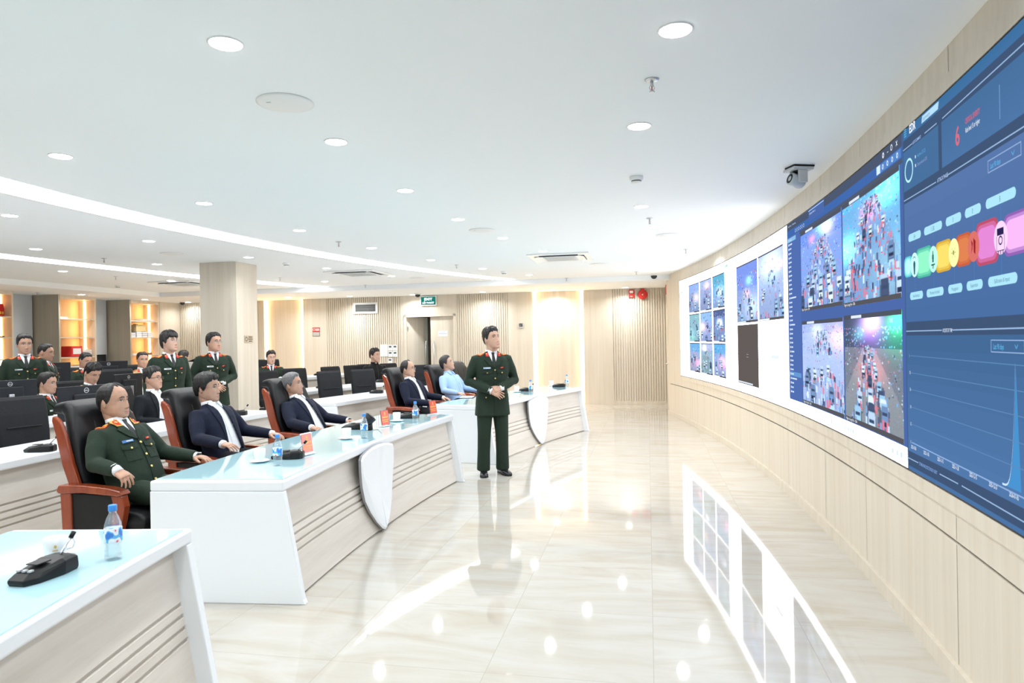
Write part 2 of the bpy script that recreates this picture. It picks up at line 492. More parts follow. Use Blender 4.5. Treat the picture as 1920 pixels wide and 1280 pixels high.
# walls behind and beside the camera
b = mb(mat('side_wall_paint', (.78, .77, .74), .8))
wallseg(b, (6.5, .62, 0), (XW(.75) - .02, .62, 0), .15, 0, CEIL)
wallseg(b, RM(5.5, -5.8), RM(5.5, 1.8), .12, 0, CEIL)
wallseg(b, RM(-14.3, -5.8), RM(5.6, -5.8), .12, 0, CEIL)
struct(b, 'wall_front')

# column ----------------------------------------------------------------
b = mb(OAK)
rbox(b, -6.876, -6.244, 9.555, 10.13, 0, CEIL)
struct(b, 'wall_column')
b = mb(mat('base_shadow_dark', (.05, .045, .04), .8)); rbox(b, -6.88, -6.24, 9.55, 10.134, .0, .03); struct(b, 'base_shadow_column')  # dark strip standing in for the shadow line at the column's foot

# left wall with recessed windows ------------------------------------------
PLW = -13.4
b = mb(mat('left_wall_paint', (.62, .64, .66), .85))
rbox(b, PLW - .15, PLW - .02, -5.9, 18.0, 0, SOFF)
struct(b, 'wall_left')
b = mb(OAK); rbox(b, PLW, -12.71, 15.97, QF + .02, 0, SOFF); struct(b, 'trim_6')
BLIND = mat('roller_blind_grey', (.56, .60, .64), .85)
wi = 0
for q0, q1 in ((7.5, 8.45), (9.62, 10.66), (11.74, 12.77), (13.87, 14.88)):
    wi += 1
    b = mb(mat('window_dark', (.03, .035, .04), .2)); rbox(b, PLW - .015, PLW + .005, q0, q1, .9, 2.7)
    w = struct(b, 'window_%d' % wi)
    b = mb(BLIND); rbox(b, PLW + .03, PLW + .045, q0 + .01, q1 - .01, 1.47, SOFF); rbox(b, PLW + .025, PLW + .055, q0 + .01, q1 - .01, 1.44, 1.47)
    b.build('roller_blind', None, w)
    b = mb(mat('sill_white', (.8, .8, .8), .5)); rbox(b, PLW + .0, PLW + .2, q0, q1, .86, .90); b.build('window_sill', None, w)
    b = mb(BLACKP); rbox(b, PLW + .0, PLW + .05, q0, q0 + .05, .9, SOFF); b.build('window_frame', None, w)

# ------------------------------------------------------------ lamps in the ceiling
LENS = emis('downlight_lens', (1, .99, .97), 14)
def lamp_light(loc, w=LAMP_W, col=LAMP_COL, parent=None):
    l = bpy.data.lights.new('downlight_bulb', 'AREA'); l.shape = 'DISK'; l.size = .12; l.energy = w; l.color = col
    l.spread = math.radians(150)
    o = bpy.data.objects.new('bulb', l); COL.objects.link(o); o.location = loc
    if parent: o.parent = parent
    return o
dl = empty('ceiling_downlight', (0, 0, 0), 0, None, 'ceiling light', 'round recessed downlights')
b = mb(WHITEP, True)
b.lathe([(.067, .0), (.076, -.001), (.076, -.003), (.068, -.005), (.066, -.003)], 24); b.build('trim_ring', None, dl)
b = mb(LENS); b.lathe([(.067, -.003), (.066, -.0065)], 24); b.build('lens', None, dl)
lamp_light((0, 0, -.013), parent=dl)
first = [True]
BULBS = {}
def downlight(loc, label, k=1.0):
    o = dl if first[0] else copy_tree(dl); first[0] = False
    o.location = loc; o['label'] = label
    for c in o.children:
        if c.type == 'LIGHT':
            if k not in BULBS: BULBS[k] = c.data.copy(); BULBS[k].energy = LAMP_W * k
            c.data = BULBS[k]
rings = [(-2.22, 'the ring nearest the video wall', range(-3, 7)), (-.29, 'the ring over the front desks', range(-3, 8)),
         (1.64, 'the ring before the first light strip', range(-2, 8)), (3.75, 'the ring behind the first light strip', range(0, 8)),
         (5.55, 'the ring just before the second light strip', range(2, 7)), (7.65, 'the ring behind the second light strip', range(2, 6))]
LK = {-2.22: 1.3, -.29: 1.4, 1.64: 1.25, 3.75: .9, 5.55: 1.0, 7.65: 1.0}
for rho, nm, ks in rings:
    c = 0
    for k in ks:
        if rho == -2.22 and k == 2: continue
        a = 1.5 + 4.78 * k
        P = polar(rho, a, CEIL)
        if RM(0, 1).dot(P) > 14.3 or RM(1, 0).dot(P) < -11.4: continue
        if k < 0: downlight(P, 'round recessed downlight in %s, behind the camera' % nm, LK[rho])
        else:
            downlight(P, '%s downlight from the camera in %s' % (ordinal(c), nm), LK[rho]); c += 1
for i, (p, q) in enumerate(((-13.05, 11.3), (-12.3, 13.0), (-12.35, 15.0), (-12.2, 16.45))):
    downlight(RM(p, q, SOFF), '%s downlight from the left in the lowered ceiling before the bookcases' % ordinal(i))
for i, (x, y) in enumerate(((540, 557), (656, 555), (774, 552), (905, 547), (1036, 543.5), (1172, 538.5))):
    downlight(at(x, y, SOFF), '%s downlight from the left in the lowered ceiling along the far slatted wall' % ordinal(i), 2.2)
downlight(RM(-5.2, QF + 1.0, 2.70), 'added unseen light in the corridor behind the open door leaf', 1.0)  # lamp added to brighten the corridor wall; no fixture is visible there
# two long curved light strips
STRIPM = emis('light_strip_diffuser', (1, 1, 1), STRIP_E)
def arc_band(b, r0, r1, a0, a1, z, n=60, qmax=None, down=True):
    vs = []
    for i in range(n + 1):
        a = a0 + (a1 - a0) * i / n
        for r in (r0(a) if callable(r0) else r0, r1(a) if callable(r1) else r1):
            P = polar(r, a, z)
            vs.append(P)
    b.add(vs, [(2 * i, 2 * i + 1, 2 * i + 3, 2 * i + 2) for i in range(n)])
def clip_q(P, qm):
    q = P.dot(E2)
    return P - E2 * (q - qm) if q > qm else P
for lab, r0, r1, a0, a1 in (('long curved white light strip sweeping across the middle of the ceiling', lambda a: 2.52 - .14 * max(0, (a - 14) / 22), lambda a: 2.93 - .2 * max(0, (a - 14) / 22), -12, 36.6),
                            ('shorter curved white light strip further back, passing behind the column', lambda a: 6.36 + .1 * max(0, (a - 20) / 13), lambda a: 6.80 + .2 * max(0, (a - 20) / 13), -4, 33.2)):
    t = empty('ceiling_light_strip', (0, 0, 0), 0, lab, 'light strip', 'curved light strips in the ceiling')
    b = MB().use(STRIPM); arc_band(b, r0, r1, a0, a1, CEIL - .004, 80)
    for i, v in enumerate(b.v): b.v[i] = tuple(clip_q(Vector(v), 14.40))
    b.build('diffuser', None, t)
    for rr in (r0, r1):
        s = -.02 if rr is r0 else .02
        b = MB().use(WHITEP); arc_band(b, (lambda a: rr(a) + s), rr, a0, a1, CEIL - .006, 80)
        for i, v in enumerate(b.v): b.v[i] = tuple(clip_q(Vector(v), 14.44))
        b.build('edge_trim', None, t)
# warm light strips that edge the two set-back panels of the far wall
WARM = emis('warm_led', (1, .62, .26), 16)
for p, lab in ((-10.09, 'left of the panel beside the column'), (-9.01, 'right of the panel beside the column'), (-2.755, 'left of the panel behind the standing officer'), (-1.56, 'right of the panel behind the standing officer')):
    b = MB().use(WARM); rbox(b, p - .018, p + .018, QF + .03, QF + .069, .05, SOFF - .003)
    tag(b.build('light_strip', None), 'upright warm light strip ' + lab, 'light strip', 'upright light strips in the far wall')
# ------------------------------------------------------------ the video wall
SCR_E = 0.57
def lin(c):
    lum = .3 * c[0] + .59 * c[1] + .11 * c[2]
    k = .60 + .40 * min(1, max(0, (lum - 150) / 70))        # the display's contrast
    return tuple(k * (((x / 255 + .055) / 1.055) ** 2.4 if x > 10 else x / 255 / 12.92) for x in c)
def screen_mat():
    m = bpy.data.materials.new('screen_pixels'); m.use_nodes = True; t = m.node_tree; t.nodes.clear()
    a = t.nodes.new('ShaderNodeAttribute'); a.attribute_name = 'pixel'
    e = t.nodes.new('ShaderNodeEmission'); o = t.nodes.new('ShaderNodeOutputMaterial')
    e.inputs[1].default_value = SCR_E
    t.links.new(a.outputs['Color'], e.inputs[0]); t.links.new(e.outputs[0], o.inputs[0])
    return m
SCRM = screen_mat()
class SB_:
    """flat picture elements laid on the curved screen; coordinates are (depth Y along the wall, height z)"""
    def __init__(s, off): s.v = []; s.f = []; s.c = []; s.off = off
    def quadgrid(s, y0, y1, z0, z1, img, off=None):
        """img rows from the top, columns from the left as the viewer sees them"""
        h, w = img.shape[:2]; off = s.off if off is None else off; b = len(s.v)
        for i in range(h + 1):
            z = z1 + (z0 - z1) * i / h
            for j in range(w + 1):
                s.v.append(tuple(wpt(y0 + (y1 - y0) * j / w, z, off)))
        for i in range(h):
            for j in range(w):
                k = b + i * (w + 1) + j
                s.f.append((k, k + 1, k + w + 2, k + w + 1)); s.c.append(tuple(img[i, j]))
    def rect(s, y0, y1, z0, z1, col, off=None, col2=None):
        n = max(1, int(abs(y1 - y0) / .2)); m = 8 if col2 else 1
        c = np.array(lin(col)); c2 = np.array(lin(col2)) if col2 else c
        img = np.zeros((m, n, 3))
        for i in range(m): img[i, :] = c + (c2 - c) * (i / max(1, m - 1))
        s.quadgrid(y0, y1, z0, z1, img, off)
    def poly(s, pts, col, off=None):
        b = len(s.v); off = s.off if off is None else off
        s.v += [tuple(wpt(y, z, off)) for y, z in pts]; s.f.append(tuple(range(b, b + len(pts)))); s.c.append(lin(col))
    def disc(s, y, z, r, col, off=None, n=28, ry=None):
        ry = ry or r
        s.poly([(y - ry * math.cos(t), z + r * math.sin(t)) for t in [2 * math.pi * k / n for k in range(n)]], col, off)
    def ring(s, y, z, r0, r1, col, off=None, n=32, a0=0, a1=2 * math.pi):
        for k in range(n):
            t0 = a0 + (a1 - a0) * k / n; t1 = a0 + (a1 - a0) * (k + 1) / n
            s.poly([(y - r * math.cos(t), z + r * math.sin(t)) for r, t in ((r0, t0), (r1, t0), (r1, t1), (r0, t1))], col, off)
    def line(s, y0, z0, y1, z1, w, col, off=None):
        s.poly([(y0, z0 - w / 2), (y1, z1 - w / 2), (y1, z1 + w / 2), (y0, z0 + w / 2)], col, off)
    def pill(s, y0, y1, z0, z1, col, off=None):
        r = min(abs(z1 - z0) / 2, .02 if abs(z1 - z0) < .06 else .035, abs(y1 - y0) * .4); pts = []
        for cx, cz, a in ((y0 - r, z1 - r, 90), (y0 - r, z0 + r, 180), (y1 + r, z0 + r, 270), (y1 + r, z1 - r, 0)):
            for k in range(5):
                t = math.radians(a + 90 * k / 4)
                pts.append((cx - r * math.cos(t), cz + r * math.sin(t)))
        s.poly(pts, col, off)
    def text(s, body, y, z, size, col, off=None, align='LEFT', bold=0.0, ws=1.0):
        V, F = text_mesh(body, size, align, bold); b = len(s.v); off = s.off if off is None else off
        s.v += [tuple(wpt(y - x * ws * .95, z + zz, off)) for x, zz in V]
        for f in F: s.f.append(tuple(i + b for i in f)); s.c.append(lin(col))
    def build(s, name, parent):
        me = bpy.data.meshes.new(name); me.from_pydata(s.v, [], s.f)
        at_ = me.color_attributes.new('pixel', 'FLOAT_COLOR', 'CORNER')
        cnt = [len(f) for f in s.f]
        arr = np.repeat(np.c_[np.array(s.c), np.ones(len(s.c))], cnt, axis=0).astype(np.float32)
        at_.data.foreach_set('color', arr.ravel())
        me.materials.append(SCRM); me.update()
        o = bpy.data.objects.new(name, me); COL.objects.link(o); o.parent = parent
        return o

def traffic(h, w, *a, **k):
    I = traffic2(h * 2, w * 2, *a, **k)
    return (I[::2, ::2] + I[1::2, ::2] + I[::2, 1::2] + I[1::2, 1::2]) / 4
def traffic2(h, w, seed, sky, road, vx=.5, hz=.25, cars=40, tint=(1, 1, 1), glows=(), bikes=120, red=.3, span=(0, 1), clear=None, size=1.0):
    """a made-up night street seen from a traffic camera"""
    r = np.random.RandomState(seed); I = np.zeros((h, w, 3))
    yy, xx = np.mgrid[0:h, 0:w]; yy = yy / h; xx = xx / w
    t = np.clip((yy - hz) / (1 - hz), 0, 1)
    sky = np.array(sky) / 255.; road = np.array(road) / 255.
    I[:] = np.where((yy < hz)[..., None], sky, sky * .4 + road * .6)
    rw = .10 + .62 * t
    on = np.abs(xx - (vx + (.5 - vx) * t)) < rw
    I = np.where((on & (yy >= hz))[..., None], road * (1.0 - .12 * t[..., None]), I)
    I *= 1 + .05 * r.randn(h, w, 1) + .03 * r.randn(h, w, 3)
    # clutter at the sides and towards the horizon
    for _ in range(int(h * w * .011)):
        y = hz * .4 + (r.rand() ** 1.6) * (1 - hz * .4); x = r.rand()
        tt = max(0, (y - hz) / (1 - hz))
        if abs(x - (vx + (.5 - vx) * tt)) < rw[min(h - 1, int(y * h)), 0] * .8 and r.rand() < .8: continue
        c = np.array([(.85, .95, 1), (.35, .75, .95), (.95, .45, .5), (.2, .22, .3), (.6, .55, .85)][r.randint(5)])
        i, j = int(y * h), int(x * w); k = 1 + int(r.rand() * 4)
        I[i:i + k, j:j + 1 + k // 2] = c
    for gy, gx, gs, gc, ga in glows:
        g = ga * np.exp(-(((yy - gy) * h / w * 1.0) ** 2 + (xx - gx) ** 2) / (2 * gs * gs))
        I += g[..., None] * np.array(gc)
    def put(y0, y1, x0, x1, c):
        i0, i1, j0, j1 = int(y0 * h), int(y1 * h + .999), int(x0 * w), int(x1 * w + .999)
        if i1 > i0 and j1 > j0: I[max(i0, 0):max(i1, 0), max(j0, 0):max(j1, 0)] = c
    def lanex(y, l):
        tt = max(0, (y - hz) / (1 - hz)); return vx + (.5 - vx) * tt + l * (.10 + .55 * tt)
    items = sorted([(hz + (1 - hz) * (r.rand() ** 1.7) * 1.02, 0) for _ in range(cars)] + [(hz + (1 - hz) * (r.rand() ** 1.5), 1) for _ in range(bikes)])
    for y, kind in items:
        if clear and clear[0] < y < clear[1]: continue
        tt = max(0.02, (y - hz) / (1 - hz))
        l = span[0] * 2 - 1 + r.rand() * (span[1] - span[0]) * 2
        if kind == 0: l = round(l * 2.5) / 2.5
        x = lanex(y, l)
        if kind == 0:
            s = size * (.018 + .10 * tt); a = w / h
            bc = np.array([(.93, .95, .97), (.78, .84, .9), (.9, .93, .88), (.2, .23, .32), (.4, .5, .62), (.62, .78, .86)][r.randint(6)]) * np.array(tint)
            hh = s * 2.1 * a
            put(y - hh * .7, y + hh * .62, x - s * .62, x + s * .62, np.array(road) * .55)
            put(y - hh, y + hh * .42, x - s * .46, x + s * .46, bc); put(y - hh * .85, y + hh * .5, x - s * .5, x + s * .5, bc)
            put(y - hh * .62, y - hh * .42, x - s * .36, x + s * .36, (.16, .2, .28)); put(y - hh * .42, y - hh * .05, x - s * .38, x + s * .38, np.minimum(1, bc * 1.08))
            put(y - hh * .05, y + hh * .2, x - s * .40, x + s * .40, (.08, .10, .16))
            put(y + hh * .36, y + hh * .5, x - s * .42, x + s * .42, bc * .72)
            if r.rand() < red:
                for q in (-.45, .3): put(y + hh * .25, y + hh * .42, x + s * q, x + s * (q + .16), (1, .25, .22))
            elif r.rand() < .5: put(y + hh * .5, y + hh * .95, x - s * .45, x + s * .45, (.75, .9, 1.0))
        else:
            s = .008 + .022 * tt
            c = [(.22, .26, .36), (.28, .3, .42), (.92, .95, 1.0), (.98, .42, .46), (.45, .62, .82), (.8, .88, .95), (.55, .6, .75)][r.randint(7)]
            put(y - s * 1.6, y + s * 1.2, x - s * .45, x + s * .45, c)
            if r.rand() < red: put(y + s * .5, y + s, x - s * .4, x + s * .4, (1, .3, .3))
    J = np.pad(I, ((1, 1), (1, 1), (0, 0)), 'edge')     # a camera picture is a little soft
    K = J[1:-1, 1:-1] * .46 + (J[:-2, 1:-1] + J[2:, 1:-1] + J[1:-1, :-2] + J[1:-1, 2:]) * .135
    I = K * np.array((.82, .86, .90)) + np.array((.13, .15, .19))   # the wall is bright, its blacks are lifted
    I = np.clip(I, 0, 1.25)
    return np.where(I > .04, ((np.clip(I, 0, 2) + .055) / 1.055) ** 2.4, I / 12.92)

vw = empty('video_wall', wpt(7, 0), 0, 'long curved video wall with white, traffic camera and blue dashboard pictures', 'screen')
VWI = Matrix.Translation(-Vector(vw.location))
def vbuild(o): o.matrix_parent_inverse = VWI; return o
WHITE = (255, 255, 255)
b = mb(BLACKP); wstrip(b, .80, 13.30, SB - .012, ST + .012, .006, 90, .02); vbuild(b.build('bezel', None, vw))
p = SB_(.0085)
p.rect(13.24, 6.76, SB, ST, (475, 478, 486)); p.rect(6.76, 3.725, SB, .975, (475, 478, 486))
p.rect(6.76, 3.725, .975, ST, (98, 134, 214)); p.rect(3.725, .82, SB, ST, (86, 124, 178))
vbuild(p.build('display_panel', vw))
# nine small and three larger street pictures on white
rows = [(2.035, 2.545), (1.52, 2.012), (.985, 1.498)]; cols = [(12.51, 11.73), (11.67, 10.84), (10.77, 9.99)]
small = [((150, 175, 235), (150, 165, 195), .35, .3, ((.5, .7, .2, (1, .6, .4), .6),)), ((170, 190, 220), (160, 165, 200), .6, .3, ((.2, .6, .15, (1, .4, .4), .7),)),
         ((90, 170, 190), (150, 175, 210), .6, .35, ((.5, .6, .2, (.8, .95, 1), .6),)), ((140, 190, 180), (150, 190, 190), .5, .25, ((.8, .2, .25, (.3, .7, .4), .4),)),
         ((150, 190, 230), (170, 175, 220), .5, .3, ((.5, .15, .2, (.9, .5, .1), .7),)), ((70, 80, 120), (130, 150, 190), .5, .2, ((.4, .55, .14, (.9, .95, 1), 1.2),)),
         ((110, 170, 210), (190, 175, 195), .5, .3, ((.7, .8, .15, (1, .2, .25), .8),)), ((190, 190, 215), (140, 170, 160), .4, .25, ((.15, .3, .1, (1, 1, 1), 1),)),
         ((90, 170, 215), (170, 170, 205), .5, .3, ((.55, .75, .2, (1, .3, .4), .9),))]
for k in range(9):
    z0, z1 = rows[k // 3]; y0, y1 = cols[k % 3]; sk, rd, vx, hz, gl = small[k]
    p = SB_(.0105)
    p.quadgrid(y0, y1, z0, z1, traffic(58, 34, 20 + k, sk, rd, vx, hz, 10, glows=gl, bikes=30, size=1.3))
    p.rect(y0, y1, z0, z0 + .022, (110, 112, 120), .012); p.rect(y0, y0 + (y1 - y0) * .5, z0 + .004, z0 + .018, (240, 248, 255), .0132)
    p.rect(y0, y1, z1 - .014, z1, (90, 96, 112), .012)
    vbuild(p.build('camera_picture', vw))
for y0, y1, sd, sk, rd, vx, hz, gl in ((9.26, 8.13, 40, (120, 140, 215), (150, 165, 195), .45, .42, ((.3, .6, .10, (.4, .8, 1), .7), (.5, .5, .08, (1, .3, .35), .9), (.75, .75, .3, (.9, .95, 1), .4))),
                                     (8.08, 6.93, 41, (190, 190, 215), (170, 185, 220), .5, .3, ((.2, .5, .3, (.8, .9, .9), .5), (.25, .85, .07, (1, .2, .25), 1.1)))):
    p = SB_(.0105)
    p.quadgrid(y0, y1, 1.772, 2.533, traffic(96, 50, sd, sk, rd, vx, hz, 16, glows=gl, bikes=40))
    p.rect(y0, y1, 1.772, 1.80, (120, 120, 124), .012); p.rect(y0, y0 + (y1 - y0) * .45, 1.776, 1.795, (240, 248, 255), .0132)
    p.rect(y0, y1, 2.515, 2.533, (120, 125, 150), .012)
    vbuild(p.build('camera_picture', vw))
p = SB_(.0105); p.rect(9.25, 8.14, .978, 1.748, (126, 117, 114)); p.rect(8.76, 8.66, 1.365, 1.371, (190, 190, 190), .012); p.rect(8.76, 8.66, 1.33, 1.336, (190, 190, 190), .012)
p.rect(9.25, 8.45, .99, 1.008, (225, 238, 248), .012)
vbuild(p.build('camera_picture', vw))
p = SB_(.0105)
p.rect(7.52, 7.18, 1.35, 1.39, (232, 246, 250)); p.rect(13.17, 13.0, 2.44, 2.475, (205, 240, 245)); p.rect(9.93, 9.76, 2.60, 2.64, (190, 236, 245)); p.rect(10.5, 10.46, 2.63, 2.66, (250, 160, 165))
vbuild(p.build('desktop_icons', vw))
# camera software window
p = SB_(.0105)
p.rect(6.76, 3.725, 2.622, ST, (98, 112, 140)); p.rect(6.76, 3.725, 2.558, 2.622, (84, 134, 220)); p.rect(6.30, 3.725, 2.53, 2.558, (104, 116, 142))
p.rect(5.95, 5.46, 2.585, ST, (98, 134, 214), .012); p.rect(5.95, 5.46, 2.672, 2.678, (190, 225, 255), .0135)
p.text('Main View   |   Monitoring', 6.70, 2.652, .022, (215, 230, 255), .0135, ws=1.3); p.text('Camera View  x', 5.92, 2.640, .026, (225, 238, 255), .0135, ws=1.2)
for i in range(6): p.ring(6.42 - .06 * i, 2.585, .012, .017, (215, 232, 255), .0135, 12)
p.text('– ', 3.97, 2.64, .05, (235, 242, 255), .0135); p.text('x', 3.815, 2.645, .06, (245, 250, 255), .0135); p.ring(3.89, 2.66, .012, .018, (235, 242, 255), .0135, 10); p.ring(4.04, 2.655, .008, .018, (235, 242, 255), .0135, 8)
p.rect(4.17, 3.74, 2.565, 2.615, (110, 165, 245), .012); p.rect(4.17, 4.10, 2.565, 2.615, (215, 240, 255), .0135)
for i in range(4): p.ring(4.05 - .085 * i, 2.59, .008, .016, (220, 238, 255), .0135, 12)
# the list of cameras on the left
p.rect(6.76, 6.28, .985, 2.558, (104, 140, 222), .0115)
p.rect(6.74, 6.42, 2.505, 2.545, (150, 205, 250), .0125); p.text('All cameras', 6.70, 2.515, .026, (235, 246, 255), .0135, ws=1.1)
rr = random.Random(3)
for i in range(34):
    z = 2.47 - i * .0432
    if i == 29: p.rect(6.74, 6.30, z - .012, z + .03, (120, 180, 245), .012)
    p.rect(6.70, 6.67, z, z + .02, (225, 240, 255), .0135); p.rect(6.655, 6.655 - .05 - rr.random() * (.20 if i % 6 == 0 else .03), z + .003, z + .017, (215, 232, 255), .0135)
vbuild(p.build('camera_software_window', vw))
feeds = [(6.24, 4.985, 1.815, 2.53, dict(seed=51, sky=(105, 140, 225), road=(150, 172, 225), vx=.55, hz=.20, cars=34, bikes=260, red=.35, glows=((.05, .6, .12, (.6, .9, 1), .8), (.15, .3, .06, (1, .2, .3), .7), (.12, .7, .10, (1, .5, .4), .6)))),
         (4.955, 3.765, 1.795, 2.53, dict(seed=52, sky=(90, 190, 225), road=(120, 165, 205), vx=.55, hz=.10, cars=24, bikes=280, red=.75, glows=((.12, .82, .12, (.2, .8, 1), 1.2), (.2, .5, .10, (1, .12, .22), .9), (.45, .08, .14, (.4, .9, 1), .9), (.75, .9, .3, (.5, .55, .3), .35)))),
         (6.24, 4.985, .985, 1.725, dict(seed=53, sky=(175, 180, 230), road=(195, 205, 235), vx=.5, hz=.14, cars=30, bikes=230, red=.2, clear=(.38, .58), glows=((.2, .9, .15, (1, .45, .6), .5), (.12, .4, .1, (.9, .9, 1), .4)))),
         (4.955, 3.765, .985, 1.735, dict(seed=54, sky=(55, 65, 75), road=(150, 148, 140), vx=.46, hz=.30, cars=32, bikes=150, red=.8, span=(.18, .82), glows=((.06, .52, .12, (1, .85, 1), 1.0), (.14, .50, .18, (.7, .2, .8), .7), (.08, .94, .09, (.2, 1, .5), 1.3), (.17, .92, .2, (0, .55, .2), .8), (.17, .3, .08, (.1, .7, .4), .6), (.5, .5, .16, (1, .12, .12), .5))))]
for y0, y1, z0, z1, kw in feeds:
    p = SB_(.0125)
    p.quadgrid(y0, y1, z0, z1, traffic(150, 92, **kw))
    p.rect(y0, y1, z0, z0 + .03, (112, 112, 120), .014); p.text('Nga tu ' + ('Tay Son' if y0 > 5 else 'Lang Ha') + ' - C06', y0 - .02, z0 + .006, .026, (240, 246, 255), .0155, bold=.01, ws=1.2)
    p.rect(y0, y1, z1 - .03, z1, (104, 110, 126), .014); p.rect(y0 - .18, y0 - .42, z1 - .026, z1 - .006, (225, 238, 250), .0155)
    p.text('10:42', y1 + .22, z1 - .07, .04, (230, 240, 250), .014, bold=.02, ws=.8)
    vbuild(p.build('camera_picture', vw))
p = SB_(.0105)
for y in (4.98, 4.92, 4.86, 4.80, 5.36, 3.98, 3.9, 3.83): p.rect(y, y - .03, .905, .935, (205, 232, 245), .012)
vbuild(p.build('task_bar_icons', vw))
# blue dashboard
p = SB_(.0105)
YD0, YD1 = 3.70, .85
p.rect(YD0, YD1, 2.638, ST, (78, 142, 200), .0115, (86, 144, 204))
BAND = (84, 110, 150)
for z0, z1 in ((2.575, 2.638), (2.298, 2.362), (1.588, 1.66), (.885, .965)): p.rect(YD0, YD1, z0, z1, BAND, .0115)
CARD, CARD2 = (92, 142, 198), (100, 148, 208)
p.rect(YD0, 3.205, 2.362, 2.575, CARD, .0115); p.rect(3.165, YD1, 2.362, 2.575, CARD, .0115, CARD2); p.rect(3.205, 3.165, 2.362, 2.575, BAND, .0115)
p.rect(YD0, YD1, 1.66, 2.298, (112, 150, 214), .0115, (94, 140, 206)); p.rect(YD0, YD1, .965, 1.588, (88, 134, 190), .0115, (104, 152, 214))
p.rect(YD0, YD1, SB, .885, (96, 146, 206), .0115)
LN = (168, 200, 240)
for z, segs in ((2.588, ((3.70, 3.56), (3.38, 3.22), (3.15, YD1))), (2.315, ((3.70, 3.24), (3.10, 2.3), (2.2, YD1))), (1.611, ((3.70, 3.20), (3.08, YD1))), (.925, ((3.72, 3.55), (3.26, 3.04), (3.0, YD1)))):
    for a, c in segs: p.line(a, z, c, z, .0055, LN, .0125)
p.text('ASSETS SUMMARY', 3.555, 2.581, .022, (175, 205, 255), .0125, bold=.01, ws=.75); p.text('ATTACK PHASE', 3.225, 2.308, .026, (190, 215, 255), .0125, bold=.01, ws=.75)
p.text('INCIDENTS BY TIME', 3.19, 1.602, .024, (215, 230, 255), .0125, bold=.01, ws=.55); p.text('TOP MALWARE DETECTIONS BY AGENT', 3.54, .916, .024, (150, 190, 255), .0125, bold=.01, ws=.6)
p.text('EDR', 3.60, 2.652, .062, (250, 252, 255), .0125, bold=.025, ws=.85)
for i in range(4): p.rect(3.68, 3.645, 2.652 + i * .012, 2.658 + i * .012, (110, 200, 255), .0125)
p.poly([(3.42, 2.648), (3.20, 2.648), (3.19, 2.682), (3.41, 2.682)], (185, 225, 250), .0125); p.text('Summary', 3.40, 2.656, .026, (120, 165, 215), .0135, ws=1.05)
p.ring(3.615, 2.462, .052, .064, (190, 245, 255), .0125, 40)
p.rect(3.52, 3.508, 2.50, 2.515, (220, 240, 255), .0125); p.text('Active (512)', 3.49, 2.498, .026, (110, 195, 255), .0125, ws=.95); p.rect(3.52, 3.508, 2.455, 2.47, (220, 240, 255), .0125); p.text('Disconnected (25)', 3.49, 2.453, .024, (165, 180, 240), .0125, ws=.8)
p.text('6', 3.005, 2.418, .115, (255, 130, 150), .0125, bold=.02, ws=.9); p.text('CRITICAL SEVERITY', 2.895, 2.482, .032, (255, 120, 140), .0125, bold=.02, ws=.55); p.text('Rule level 15 or higher', 2.895, 2.444, .030, (235, 240, 250), .0125, bold=.01, ws=.55)
p.rect(2.575, 2.57, 2.40, 2.53, (140, 185, 235), .0125)
def box_line(y0, y1, z0, z1, col):
    w = .004
    p.rect(y0, y1, z0, z0 + w, col, .0125); p.rect(y0, y1, z1 - w, z1, col, .0125); p.rect(y0, y0 - w, z0, z1, col, .0125); p.rect(y1 + w, y1, z0, z1, col, .0125)
for z in (2.222, 1.519):
    box_line(2.685, 2.41, z, z + .05, (165, 195, 240)); p.text('Last 90 days', 2.665, z + .013, .030, (105, 200, 255), .0125, bold=.015, ws=.65)
    p.line(2.485, z + .032, 2.473, z + .018, .006, (105, 200, 255), .0125); p.line(2.473, z + .018, 2.461, z + .032, .006, (105, 200, 255), .0125)
PILL = (176, 232, 250)
for (a, c, t) in ((3.64, 3.455, '154'), (3.41, 3.175, '1.13K'), (3.13, 2.955, '0'), (2.915, 2.755, '0'), (2.71, 2.455, '8')):
    p.pill(a, c, 2.084, 2.124, PILL, .0125); p.text(t, (a + c) / 2, 2.092, .032, (105, 165, 205), .0135, align='CENTER', ws=.7)
for (a, c, t) in ((3.63, 3.44, 'Initial Attempts'), (3.39, 3.17, 'Persistent Foothold'), (3.115, 2.955, 'Propagation'), (2.91, 2.75, 'Exploration'), (2.70, 2.455, 'Exfiltration & Impact')):
    p.pill(a, c, 1.775, 1.815, PILL, .0125); p.text(t, (a + c) / 2, 1.787, .023, (100, 155, 205), .0135, align='CENTER', ws=.72)
CI = [3.55, 3.29, 3.04, 2.83, 2.58]
segs = [(3.705, 3.60, (110, 225, 235), (190, 255, 250), .055), (3.52, 3.325, (95, 215, 190), (150, 250, 205), .075), (3.255, 3.08, (235, 190, 70), (255, 225, 110), .072), (3.01, 2.865, (250, 120, 80), (255, 150, 95), .070), (2.80, 2.615, (240, 105, 140), (250, 150, 235), .088), (2.55, 1.9, (185, 125, 225), (252, 190, 250), .078)]
for a, c, o1, o2, h in segs:
    m1 = tuple((x + y) / 2 for x, y in zip(o1, o2))
    p.pill(a + .01, c - .01, 1.955 - h, 1.955 + h, o1, .0118); p.pill(a, c, 1.955 - h * .86, 1.955 + h * .86, m1, .0123); p.pill(a - .01, c + .01, 1.955 - h * .70, 1.955 + h * .70, o2, .0128)
